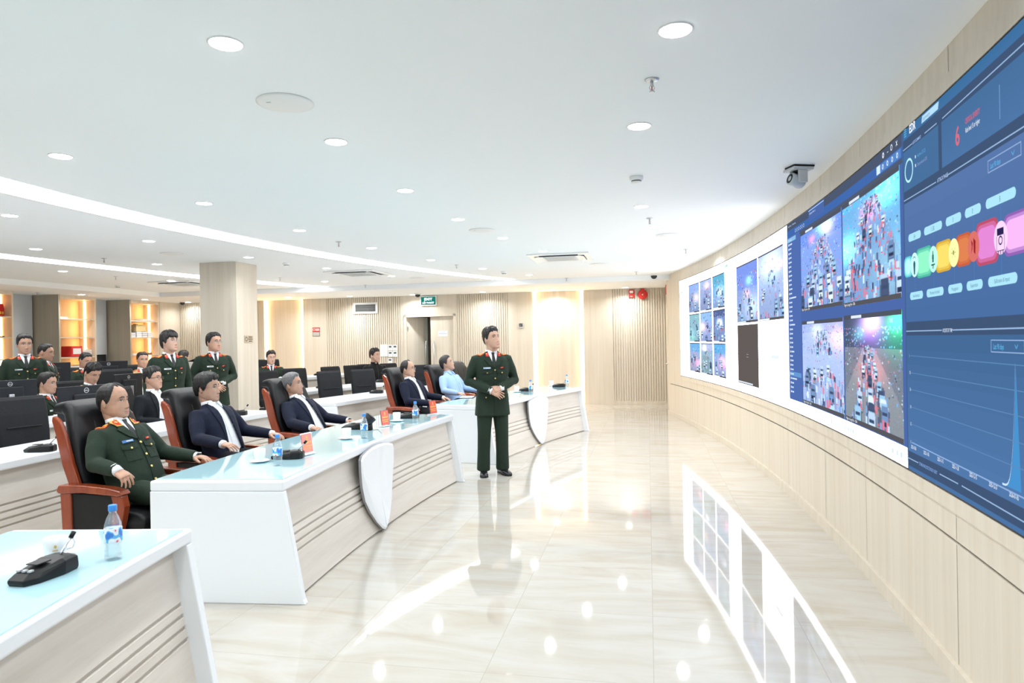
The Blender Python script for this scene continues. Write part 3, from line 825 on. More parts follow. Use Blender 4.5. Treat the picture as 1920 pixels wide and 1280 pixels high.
for y, c, ic in zip(CI, ((205, 255, 250), (195, 255, 240), (255, 255, 178), (255, 135, 125), (255, 218, 255)), ((60, 130, 150), (50, 140, 120), (190, 190, 110), (190, 40, 50), (60, 50, 110))):
    for z0, z1 in ((2.017, 2.084), (1.815, 1.893)): p.rect(y + .002, y - .002, z0, z1, (95, 160, 240), .0125)
    p.disc(y, 1.955, .0635, c, .0138, 36, .058)
    k = CI.index(y)
    if k == 0: p.poly([(y + .016, 1.962), (y + .006, 1.975), (y - .006, 1.975), (y - .016, 1.962), (y - .008, 1.905), (y + .008, 1.905)], ic, .0148); p.ring(y, 1.975, .02, .024, ic, .0148, 10, .6, 2.54)
    elif k == 1: p.poly([(y + .004, 1.995), (y - .004, 1.995), (y - .010, 1.94), (y + .010, 1.94)], ic, .0148); p.rect(y + .024, y - .024, 1.925, 1.932, ic, .0148); p.ring(y, 1.918, .004, .009, ic, .0148, 10); p.ring(y, 1.965, .010, .014, ic, .0148, 14)
    elif k == 2:
        p.disc(y, 1.955, .011, ic, .0148, 14)
        for q in range(8): p.line(y - .016 * math.cos(q * .785), 1.955 + .018 * math.sin(q * .785), y - .026 * math.cos(q * .785), 1.955 + .03 * math.sin(q * .785), .004, ic, .0148)
    elif k == 3: p.poly([(y + .020, 1.985), (y + .004, 1.97), (y + .010, 1.945), (y + .022, 1.925), (y + .014, 1.955)], ic, .0148); p.poly([(y - .002, 1.99), (y - .024, 1.975), (y - .020, 1.92), (y - .006, 1.93)], ic, .0148)
    else:
        p.rect(y + .034, y - .034, 1.905, 1.908, ic, .0148); p.ring(y, 1.945, .012, .018, ic, .0148, 16); p.rect(y + .034, y + .031, 1.905, 1.965, ic, .0148); p.rect(y - .031, y - .034, 1.905, 1.965, ic, .0148)
        for q in (-.02, 0, .02): p.rect(y + q + .003, y + q - .003, 1.893, 1.905, ic, .0148)
p.rect(2.608, 2.552, 1.965, 1.992, (60, 50, 110), .0150)
for i, (z, t) in enumerate(((1.48, '1'), (1.389, '0.8'), (1.30, '0.6'), (1.206, '0.4'), (1.115, '0.2'), (1.017, '0'))):
    p.line(3.64, z, YD1, z, .0035 if i < 5 else .006, (118, 168, 222) if i < 5 else (160, 195, 245), .0125); p.text(t, 3.66, z - .008, .026, (225, 238, 250), .0125, align='RIGHT' if False else 'LEFT', ws=.6)
for y, t in ((3.655, '2025-10-28'), (3.47, '2025-11-05'), (3.285, '2025-11-15'), (3.105, '2025-11-28'), (2.915, '2025-12-15'), (2.725, '2025-12-27'), (2.55, '2026-01-05'), (2.3, '2026-01-15')):
    p.text(t, y, .985, .026, (232, 240, 250), .0125, bold=.012, ws=.66)
p.poly([(2.60, 1.018)] + [(2.60 - .12 * (k / 12), 1.018 + .462 * (k / 12) ** 4) for k in range(1, 13)] + [(2.452, 1.018)], (90, 178, 250), .0132)
for k in range(12):
    a, c = k / 12, (k + 1) / 12
    p.line(2.602 - .12 * a, 1.02 + .462 * a ** 4, 2.602 - .12 * c, 1.02 + .462 * c ** 4, .008, (205, 232, 255), .0138)
vbuild(p.build('dashboard_window', vw))
# ------------------------------------------------------------ desks on the arcs
GLASS = mat('pale_cyan_glass', (.47, .73, .80), .05, spec=.6, coat=.6)
GROOVE = mat('groove_strip_taupe', (.52, .475, .42), .7)  # darker tone for the strips set into the front panel grooves
def desk(label, a0, a1, rho, depth, sc=-.05, top=.76, base=0.0, fmat=None, glass=False, shield=False, group=None, ends=True, cat='desk', name='curved_desk', grooves=True, rho1=None):
    am = (a0 + a1) / 2; O = polar(rho + depth / 2, am, base)
    dr = 0 if rho1 is None else rho1 - rho
    t = empty(name, O, 0, label, cat, group)
    n = max(6, int(abs(a1 - a0) * 2.2))
    A = lambda i, k=n: a0 + (a1 - a0) * i / k
    def P(r, a, z): return polar(rho + dr * (a - a0) / (a1 - a0) + r, a, z + base) - O
    th = .065
    b = mb(W_WHITE)
    b.loft([[P(r, A(i), z) for r, z in ((0, top - th), (0, top), (depth, top), (depth, top - th))] for i in range(n + 1)])
    b.build('worktop', None, t, bevel=.012, seg=3)
    e = math.degrees(.05 / (PR + rho))
    if ends:
        for aa in (a0, a1 - e):
            b = mb(W_WHITE); prof = [(0, top - th), (depth, top - th), (depth, 0), (-.13, 0), (-.115, .03)]
            b.loft([[P(r, aa + k * e, z) for r, z in prof] for k in (0, 1)]); b.build('end_panel', None, t, bevel=.006)
    zt = top - th
    f = lambda z: .075 - (.075 + .045) * (zt - z) / zt
    zs = [.43, .378, .325, .272] if grooves else []
    prof = [(f(zt), zt)]
    for z in zs:
        for zz, d in ((z + .0095, 0), (z + .008, .012), (z - .008, .012), (z - .0095, 0)): prof.append((f(zz) + d, zz))
    prof.append((f(.012), .012))
    back = [(r + .025, z) for r, z in ((f(.012), .012), (f(zt), zt))]
    b = mb(fmat or DESKW)
    I_ = lambda i: a0 + e * .5 + (a1 - a0 - e) * i / n
    b.loft([[P(r, I_(i), z) for r, z in prof + back] for i in range(n + 1)]); b.build('front_panel', None, t)
    if zs:
        b = mb(GROOVE)
        for z in zs: b.loft([[P(r, I_(i), zz) for r, zz in ((f(z) + .0095, z - .0075), (f(z) + .0095, z + .0075), (f(z) + .014, z + .0075), (f(z) + .014, z - .0075))] for i in range(n + 1)])
        b.build('groove_strip', None, t)
    if glass:
        b = mb(GLASS)
        g0, g1 = a0 + e * .9, a1 - e * .9
        b.loft([[P(r, g0 + (g1 - g0) * i / n, z) for r, z in ((.018, top - .001), (.018, top + .006), (depth - .018, top + .006), (depth - .018, top - .001))] for i in range(n + 1)])
        b.build('glass_top', None, t, bevel=.002)
    if shield:
        w = 1.18; out = []
        half = [(0, .735), (.35, .728), (.68, .712), (.92, .69), (1.0, .66), (.985, .56), (.93, .44), (.82, .32), (.64, .21), (.40, .11), (.16, .035), (0, .012)]
        outl = half + [(-x, z) for x, z in half[-2:0:-1]]
        ac = am + sc
        g = lambda z: min(-.030, f(z) - .045)
        rings = []
        for d, k in ((.022, 1.0), (.0, 1.0), (-.008, .95)):
            rings.append([P(g(z) + d, ac + w * x * k, .38 + (z - .38) * (k if k < 1 else 1)) for x, z in outl])
        b = MB(); b.use(W_WHITE)
        m = len(outl); vs = [v for r in rings for v in r]
        fs = [(i * m + j, i * m + (j + 1) % m, (i + 1) * m + (j + 1) % m, (i + 1) * m + j) for i in (1,) for j in range(m)]
        # front face split along a central ridge
        ridge = [P(g(z) - .016, ac, .38 + (z - .38) * .95) for z in (.735, .5, .3, .012)]
        rb = len(vs); vs += ridge
        front = 2 * m
        right = [front + j for j in range(0, len(half))]; left = [front] + [front + j for j in range(m - 1, len(half) - 2, -1)]
        b.add(vs, fs + [tuple(right + [rb + 3, rb + 2, rb + 1, rb]), tuple(left[::-1] + [rb, rb + 1, rb + 2, rb + 3])])
        b.use(mat('shield_edge_grey', (.30, .30, .32), .5)); b.add([v for r in rings[:2] for v in r], [(j, (j + 1) % m, m + (j + 1) % m, m + j) for j in range(m)] + [tuple(range(m - 1, -1, -1))])
        b.build('shield_plate', None, t)
    return t
desk('white curved front desk nearest the camera with a pale glass top', -9.5, 2.15, 0, .85, glass=True, shield=True, group='glass topped front desks')
desk('white curved front desk in the middle with nameplates on its glass top', 5.5, 17.45, 0, .87, sc=-.68, glass=True, shield=True, group='glass topped front desks')
desk('white curved front desk furthest away, behind the standing officer', 20.9, 32.1, 0, .82, glass=True, shield=True, group='glass topped front desks')
desk('plain white curved desk behind the red-brown armchairs of the middle front desk', 4.6, 17.9, 2.50, .68, group='plain desks of the second row')
desk('plain white curved desk behind the far front desk with a microphone on it', 21.1, 33.2, 2.40, .74, group='plain desks of the second row')
desk('white desk of the third row at the left under the dark monitors', 4.5, 17.7, 4.45, .70, group='plain desks of the third row')
desk('white desk of the third row right of the column', 24.0, 34.0, 3.98, .68, top=.80, group='plain desks of the third row')
desk('white desk of the fourth row at the left, between the seated officers', 18.5, 24.4, 6.15, .70, base=.14, fmat=W_WHITE, grooves=False, group='plain desks of the fourth row')
desk('white desk of the fourth row before the far wall, right of the column', 25.0, 36.0, 6.15, .66, base=.14, group='plain desks of the fourth row')
b = MB().use(mat('platform_tile', (.78, .72, .62), .25))
b.loft([[polar(r, 18.45 + 18.5 * i / 30, z) for r, z in ((5.95, 0), (5.95, .14), (9.2, .14), (9.2, 0))] for i in range(31)])
struct(b, 'floor_platform')
# white service counter before the bookcases
t = empty('service_counter', RM(-11.2, 14.0), ROOM_YAW, 'long white counter with drawers in front of the right bookcase', 'counter')
b = mb(W_WHITE); b.box((0, 0, .87), (.6, 2.9, .04)); b.build('worktop', None, t, bevel=.006)
b = mb(W_WHITE); b.box((0, 0, .425), (.54, 2.84, .85)); b.build('body', None, t)
b = mb(mat('gap_grey', (.25, .26, .28), .7))
for y in (-.95, 0, .95): b.box((.2705, y, .43), (.002, .008, .84))
b.box((.2705, 0, .60), (.002, 2.8, .006)); b.build('drawer_gap', None, t)

# ------------------------------------------------------------ chairs (forward = +x)
def make_exec_chair():
    t = empty('executive_chair')
    b = mb(LEATHER, True)
    seat = []
    def sup(cx, cz, hx, hz, y, n=20, e=3.2):
        return [Vector((cx + hx * math.copysign(abs(math.cos(a)) ** (2 / e), math.cos(a)), y, cz + hz * math.copysign(abs(math.sin(a)) ** (2 / e), math.sin(a)))) for a in [2 * math.pi * k / n for k in range(n)]]
    for y, k in ((-.27, .70), (-.262, .9), (-.24, 1), (-.1, 1.02), (.1, 1.02), (.24, 1), (.262, .9), (.27, .70)): seat.append(sup(.04, .425, .29 * (.97 + .03 * k), .075 * k, y))
    b.loft(seat); b.build('seat', None, t)
    # tall back: spine curve swept, rolled over at the top
    path = [(-.20, .46), (-.225, .57), (-.25, .70), (-.275, .83), (-.30, .96), (-.335, 1.07), (-.375, 1.145), (-.42, 1.175)]
    def ring(px, pz, nx, nz, hw, th, n=28, e=3.5, wing=.0):
        r = []
        for k in range(n):
            a = 2 * math.pi * k / n
            y = hw * math.copysign(abs(math.cos(a)) ** (2 / e), math.cos(a)); d = th * math.copysign(abs(math.sin(a)) ** (2 / e), math.sin(a))
            d += wing * (y / hw) ** 4
            r.append(Vector((px + nx * d, y, pz + nz * d)))
        return r
    rings = []
    for i, (x, z) in enumerate(path):
        a = path[max(0, i - 1)]; c = path[min(len(path) - 1, i + 1)]
        tx, tz = c[0] - a[0], c[1] - a[1]; L = math.hypot(tx, tz); nx, nz = tz / L, -tx / L
        u = i / (len(path) - 1)
        hw = .235 + .055 * math.sin(math.pi * min(1, u * 1.1)) - .01 * u
        th = .055 + .02 * math.sin(math.pi * u) + (.012 if u > .8 else 0)
        rings.append(ring(x, z, nx, nz, hw, th, wing=.05 * (1 - .5 * u)))
    x, z = path[-1]
    rings.append(ring(x - .04, z + .008, .35, .93, .25, .05)); rings.append(ring(x - .07, z - .015, -.1, .9, .22, .02))
    b = mb(LEATHER, True); b.loft(rings); b.build('backrest', None, t)
    b = mb(LEATHER, True)                                          # stitched channels down the back
    for y in (-.10, .10): b.tube([(px + .062 + .012 * math.sin(math.pi * i / 7), y, pz) for i, (px, pz) in enumerate(path[1:-1])], .006, 6)
    b.build('seam', None, t)
    for s in (-1, 1):                                               # curved wooden side of the back
        b = mb(REDWOOD)
        out = []
        for (x, z), w0, w1 in zip(((-.17, .60), (-.205, .69), (-.245, .80), (-.275, .91), (-.305, 1.01), (-.345, 1.10), (-.385, 1.135)), (.028, .026, .022, .018, .016, .014, .006), (.062, .07, .075, .075, .07, .06, .015)):
            out.append((x - w1, x + w0, z))
        poly = [(x0, z) for x0, x1, z in out] + [(x1, z) for x0, x1, z in out[::-1]]
        M_ = Matrix(((1, 0, 0, 0), (0, 0, 1, s * .298 - .016), (0, 1, 0, 0), (0, 0, 0, 1)))
        b.prism(poly, .032, M_); b.build('back_side_frame', None, t, bevel=.01, seg=3)
        # armrest: flat bar, straight rear post, S-shaped front post, black side panel
        b = mb(REDWOOD)
        arm = [(-.32, .635), (-.30, .675), (-.1, .682), (.12, .672), (.22, .655), (.245, .63), (.20, .618), (-.1, .628), (-.3, .615)]
        M_ = Matrix(((1, 0, 0, 0), (0, 0, 1, s * .325 - .04), (0, 1, 0, 0), (0, 0, 0, 1)))
        b.prism(arm, .08, M_); b.build('armrest', None, t, bevel=.012, seg=3)
        b = mb(REDWOOD)
        post = [(.13, .625), (.225, .625), (.245, .55), (.225, .46), (.20, .38), (.205, .30), (.225, .22), (.135, .22), (.115, .30), (.115, .38), (.14, .46), (.155, .55)]
        M2 = Matrix(((1, 0, 0, 0), (0, 0, 1, s * .325 - .028), (0, 1, 0, 0), (0, 0, 0, 1)))
        b.prism(post, .056, M2); b.build('front_post', None, t, bevel=.01, seg=3)
        b = mb(REDWOOD); b.prism([(-.295, .62), (-.205, .62), (-.195, .22), (-.275, .22)], .05, M2); b.build('rear_post', None, t, bevel=.006)
        b = mb(LEATHER); b.box((-.03, s * .325, .42), (.36, .03, .40)); b.build('side_panel', None, t, bevel=.006)
    b = mb(REDWOOD); b.box((-.02, 0, .235), (.50, .66, .05)); b.build('base_frame', None, t, bevel=.01)
    for k in range(4):
        a = math.pi / 4 + k * math.pi / 2
        b = mb(REDWOOD); b.tube([(.0, 0, .15), (.17 * math.cos(a), .17 * math.sin(a), .12), (.31 * math.cos(a), .31 * math.sin(a), .07)], [.035, .032, .024], 8)
        lg = b.build('leg', None, t)
        b = mb(BLACKP, True); b.ball((.31 * math.cos(a), .31 * math.sin(a), .03), .03); b.build('caster', None, lg)
    b = mb(BLACKP, True); b.lathe([(.03, .10), (.03, .22)], 14); b.build('gas_column', None, t)
    return t
def make_office_chair():
    t = empty('office_chair')
    b = mb(MESHB); b.box((.03, 0, .455), (.50, .49, .075)); b.build('seat', None, t, bevel=.03, seg=3)
    b = mb(MESHB)
    rings = []
    for x, z, hw, th in ((-.20, .50, .21, .03), (-.235, .62, .235, .035), (-.26, .78, .245, .035), (-.285, .96, .245, .03), (-.315, 1.10, .24, .026), (-.33, 1.135, .23, .014)):
        rings.append([Vector((x + d * .98, y, z + d * .15)) for y, d in ((-hw, -th * .5), (-hw + .02, -th), (0, -th * 1.1), (hw - .02, -th), (hw, -th * .5), (hw, th * .4), (hw - .02, th), (0, th * .8), (-hw + .02, th), (-hw, th * .4))])
    b.loft(rings); b.build('backrest', None, t, bevel=.008, seg=2)
    b = mb(DARKP); b.tube([(-.228, -.16, .84), (-.226, 0, .842), (-.228, .16, .84)], .006, 6); b.build('back_seam', None, t)
    b = mb(BLACKP)
    b.box((-.265, 0, .58), (.03, .09, .3)); b.box((-.13, 0, .41), (.32, .09, .03)); b.build('back_support', None, t)
    for s in (-1, 1):
        b = mb(BLACKP); b.tube([(.06, s * .24, .42), (.05, s * .285, .46), (.0, s * .29, .63)], .016, 8); b.box((.03, s * .29, .645), (.24, .05, .03)); b.build('armrest', None, t)
    b = mb(CHROME, True); b.lathe([(.028, .09), (.028, .42)], 12); b.build('gas_column', None, t)
    for k in range(5):
        a = k * 2 * math.pi / 5
        b = mb(BLACKP); b.tube([(0, 0, .11), (.16 * math.cos(a), .16 * math.sin(a), .09), (.29 * math.cos(a), .29 * math.sin(a), .065)], [.03, .024, .018], 8)
        lg = b.build('leg', None, t)
        b = mb(BLACKP, True); b.ball((.29 * math.cos(a), .29 * math.sin(a), .028), .028); b.build('caster', None, lg)
    return t
EXEC = make_exec_chair(); OFFC = make_office_chair()
_used = {}
def place(proto, loc, yaw, label, cat, group=None):
    if proto.name in _used: o = copy_tree(proto)
    else: o = proto; _used[proto.name] = 1
    o.location = loc; o.rotation_euler = (0, 0, yaw); tag(o, label, cat, group)
    return o

# ------------------------------------------------------------ table things
def make_mic():
    t = empty('conference_microphone')
    b = mb(BLACKP)
    prof = [(-.115, -.035), (-.115, .035), (-.07, .06), (.03, .07), (.10, .058), (.115, .03), (.115, -.03), (.10, -.058), (.03, -.07), (-.07, -.06)]
    rings = []
    for k, zf in ((.96, 0), (1.0, .012), (1.0, .022), (.90, .05), (.70, .062)):
        rings.append([Vector((x * k + (0 if zf < .03 else .012), y * k, zf * (1.0 if x > -.05 else .75) if zf > .03 else zf)) for x, y in prof])
    b.loft(rings); b.build('base_unit', None, t, bevel=.003)
    b = mb(DARKP); b.box((-.02, 0, .0615), (.06, .05, .004)); b.build('speaker_grille', None, t)
    b = mb(GREYP)
    for y in (-.025, 0, .025): b.box((-.075, y, .047), (.016, .014, .006))
    b.build('button', None, t)
    b = mb(SILVER, True)
    b.tube([(.095, -.035, .045), (.10, .0, .058), (.095, .035, .045)], .006, 8)
    b.tube([(.070, 0, .056), (.082, 0, .072), (.105, 0, .097), (.122, 0, .116)], [.0055, .005, .005, .007], 8)
    g = b.build('gooseneck', None, t)
    b = mb(BLACKP, True); b.tube([(.120, 0, .113), (.136, 0, .133)], [.009, .0095], 10); b.build('capsule', None, g)
    return t
def make_bottle():
    t = empty('water_bottle')
    cl = clear('clear_plastic', (.95, .975, .99), .08, .10)
    b = mb(cl, True)
    b.lathe([(.026, 0), (.031, .004), (.032, .02), (.029, .03), (.032, .04), (.029, .05), (.032, .06), (.0315, .065), (.0315, .125), (.030, .14), (.022, .165), (.0135, .182), (.0135, .195)], 24); b.build('body', None, t)
    m = bpy.data.materials.new('bottle_label'); nt, bs = nodes_of(m); L = nt.links
    tc = nn(nt, 'ShaderNodeTexCoord'); n = nn(nt, 'ShaderNodeTexNoise', i_Scale=26.0, i_Detail=1.0); L.new(tc.outputs['Object'], n.inputs['Vector'])
    r = ramp(nt, [(.38, (.06, .22, .68)), (.46, (.12, .48, .86)), (.52, (.85, .9, .95)), (.60, (.80, .82, .9)), (.66, (.78, .12, .2))]); r.color_ramp.interpolation = 'CONSTANT'
    L.new(n.outputs[0], r.inputs[0]); L.new(r.outputs[0], bs.inputs['Base Color']); bs.inputs['Roughness'].default_value = .35
    b = mb(m, True); b.lathe([(.0322, .072), (.0325, .074), (.0325, .124), (.0322, .126)], 24); b.build('paper_label', None, t)
    b = mb(mat('blue_cap', (.05, .28, .75), .35), True); b.lathe([(.0155, .192), (.016, .194), (.016, .212), (.0145, .215)], 24); b.build('cap', None, t)
    return t
PORC = mat('white_porcelain', (.86, .88, .89), .12, coat=.4)
def make_cup():
    t = empty('teacup')
    b = mb(PORC, True)
    b.lathe([(.022, .012), (.030, .013), (.037, .02), (.040, .05), (.0415, .088), (.040, .089), (.0375, .05), (.034, .024), (.002, .022)], 28); b.build('cup', None, t)
    b = mb(PORC, True); b.tube([(.039, 0, .075), (.058, 0, .078), (.066, 0, .058), (.058, 0, .038), (.038, 0, .034)], .0048, 8); b.build('handle', None, t)
    b = mb(mat('gold_print', (.65, .45, .1), .5)); b.ball((0, -.0408, .06), (.005, .001, .006), 8, 6); b.box((0, -.0404, .045), (.018, .001, .003)); b.build('printed_emblem', None, t)
    return t
def make_saucer():
    b = mb(PORC, True); b.lathe([(.03, 0), (.034, .002), (.055, .007), (.072, .013), (.0725, .0145), (.055, .010), (.034, .006), (.002, .006)], 32)
    return b.build('saucer', None)
ACRY = clear('clear_acrylic')
def make_nameplate():
    t = empty('name_stand')
    RED = mat('nameplate_red', (.80, .13, .09), .3, coat=.6); YEL = mat('nameplate_yellow', (.92, .50, .12), .5)
    b = mb(WHITEP); b.box((0, 0, .008), (.09, .17, .006)); b.build('base', None, t, bevel=.002)
    L = Matrix.Rotation(math.radians(-8), 4, 'Y')
    b = mb(ACRY); b.box((-.002, 0, .11), (.004, .17, .205), mtx=L); b.build('acrylic_holder', None, t)
    b = mb(RED); b.box((.0022, 0, .112), (.0012, .152, .180), mtx=L); b.box((-.0062, 0, .112), (.0012, .152, .18), mtx=L)
    card = b.build('red_card', None, t)
    b = mb(YEL)
    def bar(s, y0, y1, z0, z1):
        b.box((s * .0033 - .0018 + (-.0024 if s < 0 else .0008), (y0 + y1) / 2, .112 + (z0 + z1) / 2), (.0008, y1 - y0, z1 - z0), mtx=Matrix.Identity(4)) if 0 else None
        T = Matrix.Translation((.0022 if s > 0 else -.0062, 0, .112)) @ L
        c = T @ Vector((s * .0009, (y0 + y1) / 2, (z0 + z1) / 2)); b.box(c, (.0006, y1 - y0, z1 - z0), mtx=L)
    for s in (1, -1):
        bar(s, -.012, .012, .045, .07); bar(s, -.025, .025, .030, .036)
        r = random.Random(5)
        for z0, z1, w, k in ((-.004, .016, .062, 9), (-.034, -.022, .066, 14), (-.058, -.046, .05, 11)):
            y = -w
            while y < w - .006:
                d = 2 * w / k * (.55 + .3 * r.random()); bar(s, y, min(w, y + d), z0, z1); y += 2 * w / k
    b.build('printed_lines', None, card)
    return t
def make_monitor():
    t = empty('computer_monitor')
    b = mb(DARKP); b.box((0, 0, .33), (.022, .54, .32)); b.build('shell', None, t, bevel=.006)
    b = mb(DARKP); b.box((.02, 0, .32), (.03, .26, .19)); b.build('rear_bulge', None, t, bevel=.012)
    b = mb(mat('monitor_glass', (.012, .013, .016), .1)); b.box((-.0115, 0, .335), (.002, .52, .29)); b.build('screen', None, t)
    b = mb(mat('logo_silver', (.70, .72, .74), .35, metal=.2))
    M_ = Matrix(((0, 0, 1, .0116), (1, 0, 0, 0), (0, 1, 0, .445), (0, 0, 0, 1)))
    for r0, r1 in ((.020, .0245),):
        n = 28; vs = [M_ @ Vector((r * math.cos(a), r * math.sin(a), 0)) for a in [2 * math.pi * k / n for k in range(n)] for r in (r0, r1)]
        b.add(vs, [(2 * k, 2 * k + 1, (2 * k + 3) % (2 * n), (2 * k + 2) % (2 * n)) for k in range(n)])
    text_on(b, 'DELL', .0165, M_ @ Vector((0, -.006, 0)), (0, 1, 0), (0, 0, 1), 'CENTER', .02)
    b.build('round_logo', None, t)
    b = mb(SILVER); b.box((.052, 0, .17), (.022, .055, .32)); b.build('stand_column', None, t, bevel=.006)
    b = mb(SILVER); b.box((.02, 0, .006), (.18, .23, .012)); b.build('stand_base', None, t, bevel=.004)
    return t
MIC = make_mic(); BOT = make_bottle(); CUP = make_cup(); SAU = make_saucer(); NPL = make_nameplate(); MON = make_monitor()
DT = .766                                                           # top of the glass
def on(x, y, z=DT): return at(x, y, z)
MIC.scale = (1.0, .95, .95); NPL.scale = (.78, .78, .78)
def put_mic(P, yaw, label, group): return place(MIC, P, yaw, label, 'microphone', group)
def put_bottle(P, label): return place(BOT, P, rnd.uniform(0, 6), label, 'bottle', 'water bottles on the front desks')
def put_cup(P, yaw, label, label2):
    place(SAU, P, 0, label2, 'saucer', 'saucers on the front desks')
    return place(CUP, P + Vector((0, 0, .0065)) - Vector((0, 0, .0065 if 0 else 0)), yaw, label, 'cup', 'white teacups on the front desks')
def ang_at(P): return math.degrees(math.atan2(P.y - PC.y, PC.x - P.x))
def yin(P, d=0): return inward(ang_at(P)) + math.radians(d)
# near desk
P = on(82, 1080); put_mic(P, yin(P, 78), 'large black conference microphone in the lower left corner of the photo', 'microphones on the front desks')
put_bottle(on(213, 1048), 'water bottle with a blue cap on the nearest desk')
put_cup(on(104, 1052), .6, 'white teacup behind the microphone on the nearest desk', 'white saucer behind the microphone on the nearest desk')
# middle desk
P = on(540, 859); put_mic(P, yin(P, 10), 'black microphone with raised silver arm beside the nearest red nameplate', 'microphones on the front desks')
put_bottle(on(521, 872.5), 'water bottle nearest the camera on the middle desk')
put_cup(on(487, 866), 2.4, 'white teacup with a small gold emblem nearest the end of the middle desk', 'white saucer under the nearest teacup of the middle desk')
P = on(576, 852); place(NPL, P, yin(P, -12), 'red nameplate nearest the camera on the middle desk', 'nameplate', 'red nameplates on the middle desk')
P = on(664, 804); put_mic(P, yin(P, 8), 'black microphone behind the middle water bottle of the middle desk', 'microphones on the front desks')
put_bottle(on(683, 821), 'water bottle before the black headset on the middle desk')
put_cup(on(650, 823), 2.2, 'white teacup before the microphone in the middle of the middle desk', 'white saucer under the teacup in the middle of the middle desk')
P = on(722, 799); place(NPL, P, yin(P, -12), 'second red nameplate from the camera, right of the black headset', 'nameplate', 'red nameplates on the middle desk')
put_cup(on(744, 790), 2.0, 'white teacup just right of the second red nameplate', 'white saucer just right of the second red nameplate')
P = on(766, 783.5); put_mic(P, yin(P, 8), 'black microphone left of the furthest bottle on the middle desk', 'microphones on the front desks')
put_bottle(on(779, 791), 'water bottle left of the furthest red nameplate')
P = on(812, 777); place(NPL, P, yin(P, -12), 'furthest red nameplate at the far end of the middle desk', 'nameplate', 'red nameplates on the middle desk')
# far desk
put_cup(on(969, 735), 2.0, 'white teacup just right of the standing officer', 'white saucer just right of the standing officer')
P = on(986, 733); put_mic(P, yin(P, 8), 'black microphone right of the standing officer on the far desk', 'microphones on the front desks')
put_bottle(on(995, 737.5), 'water bottle nearest the standing officer on the far desk')
put_cup(on(1034, 723.5), 2.0, 'white teacup at the far end of the far desk', 'white saucer at the far end of the far desk')
P = on(1048, 725); put_mic(P, yin(P, 8), 'black microphone at the far end of the far desk', 'microphones on the front desks')
put_bottle(on(1063, 725), 'water bottle at the far end of the far desk')
# headset of two black cups beside the second nameplate
P = on(690, 806); t = empty('conference_headset', P, yin(P, 0), 'black two-part headset behind the bottle in the middle of the desk', 'headset')
b = mb(BLACKP, True); b.tube([(0, 0, .0), (.0, 0, .06)], [.05, .044], 16, flat=(1, .8)); b.build('stand', None, t)
b = mb(DARKP, True); b.tube([(-.03, -.01, .055), (.0, .0, .09), (.03, .01, .13)], [.034, .05, .058], 16); b.build('ear_cup', None, t)
b = mb(BLACKP, True); b.tube([(.029, .01, .13), (.033, .0115, .135)], [.05, .045], 16); b.build('ear_pad', None, t)
b = mb(BLACKP, True); b.tube([(-.04, -.05, .03), (-.03, -.03, .10), (.0, .0, .13)], .012, 8); b.build('headband', None, t)
b = mb(GREYP, True)
Q0 = on(692, 808) - P; Q = [Vector((0, 0, .004))] + [Matrix.Rotation(-t.rotation_euler.z, 4, 'Z') @ (on(x, y, DT + .003) - P) for x, y in ((703, 806), (709, 805), (716, 812))]
b.tube(Q, .0025, 6); b.build('cable', None, t)
P = on(877, 745); t = empty('notebook', P, yin(P, 20), 'closed dark notebook with white pages on the far desk before the blue shirt', 'notebook')
b = mb(BLACKP); b.box((0, 0, .003), (.21, .30, .005)); b.build('cover', None, t, bevel=.001)
b = mb(PAPER); b.box((-.01, .0, .0095), (.18, .27, .008)); b.build('pages', None, t)
P = on(737, 797); t = empty('ballpoint_pen', P + Vector((0, 0, .004)), 1.3, 'grey ballpoint pen lying before the second red nameplate', 'pen')
b = mb(GREYP, True); b.tube([(-.065, 0, 0), (.055, 0, 0)], .004, 8); b.build('barrel', None, t)
b = mb(SILVER, True); b.tube([(.055, 0, 0), (.07, 0, 0)], [.004, .001], 8); b.build('tip', None, t)
# microphones on the plain desks
for x, y, lab in ((76, 846, 'black microphone on the plain desk behind the general'), (445, 778, 'black microphone on the plain desk between the first two dark-suited men'), (706, 737, 'black microphone on the second-row desk left of the balding man'),
                  ((4.3, 26.6, .80), 0, 'black microphone on the third-row desk right of the grey-haired man'), ((4.35, 31.0, .80), 0, 'black microphone before the man in the black jacket'), ((6.5, 31.8, .90), 0, 'black microphone on the far desk beneath the warm light strip')):
    P = polar(*x) if isinstance(x, tuple) else on(x, y, .76); put_mic(P, yin(P, 14), lab, 'microphones on the plain desks')
P = on(871, 717, .76); t = empty('tablet_computer', P, yin(P, 20), 'dark tablet on the second-row desk behind the blue shirt', 'tablet')
b = mb(BLACKP); b.box((0, 0, .012), (.26, .36, .018)); b.build('case', None, t, bevel=.004)
b = mb(mat('tablet_glass', (.15, .16, .25), .15)); b.box((0, 0, .0215), (.23, .33, .001)); b.build('screen', None, t)
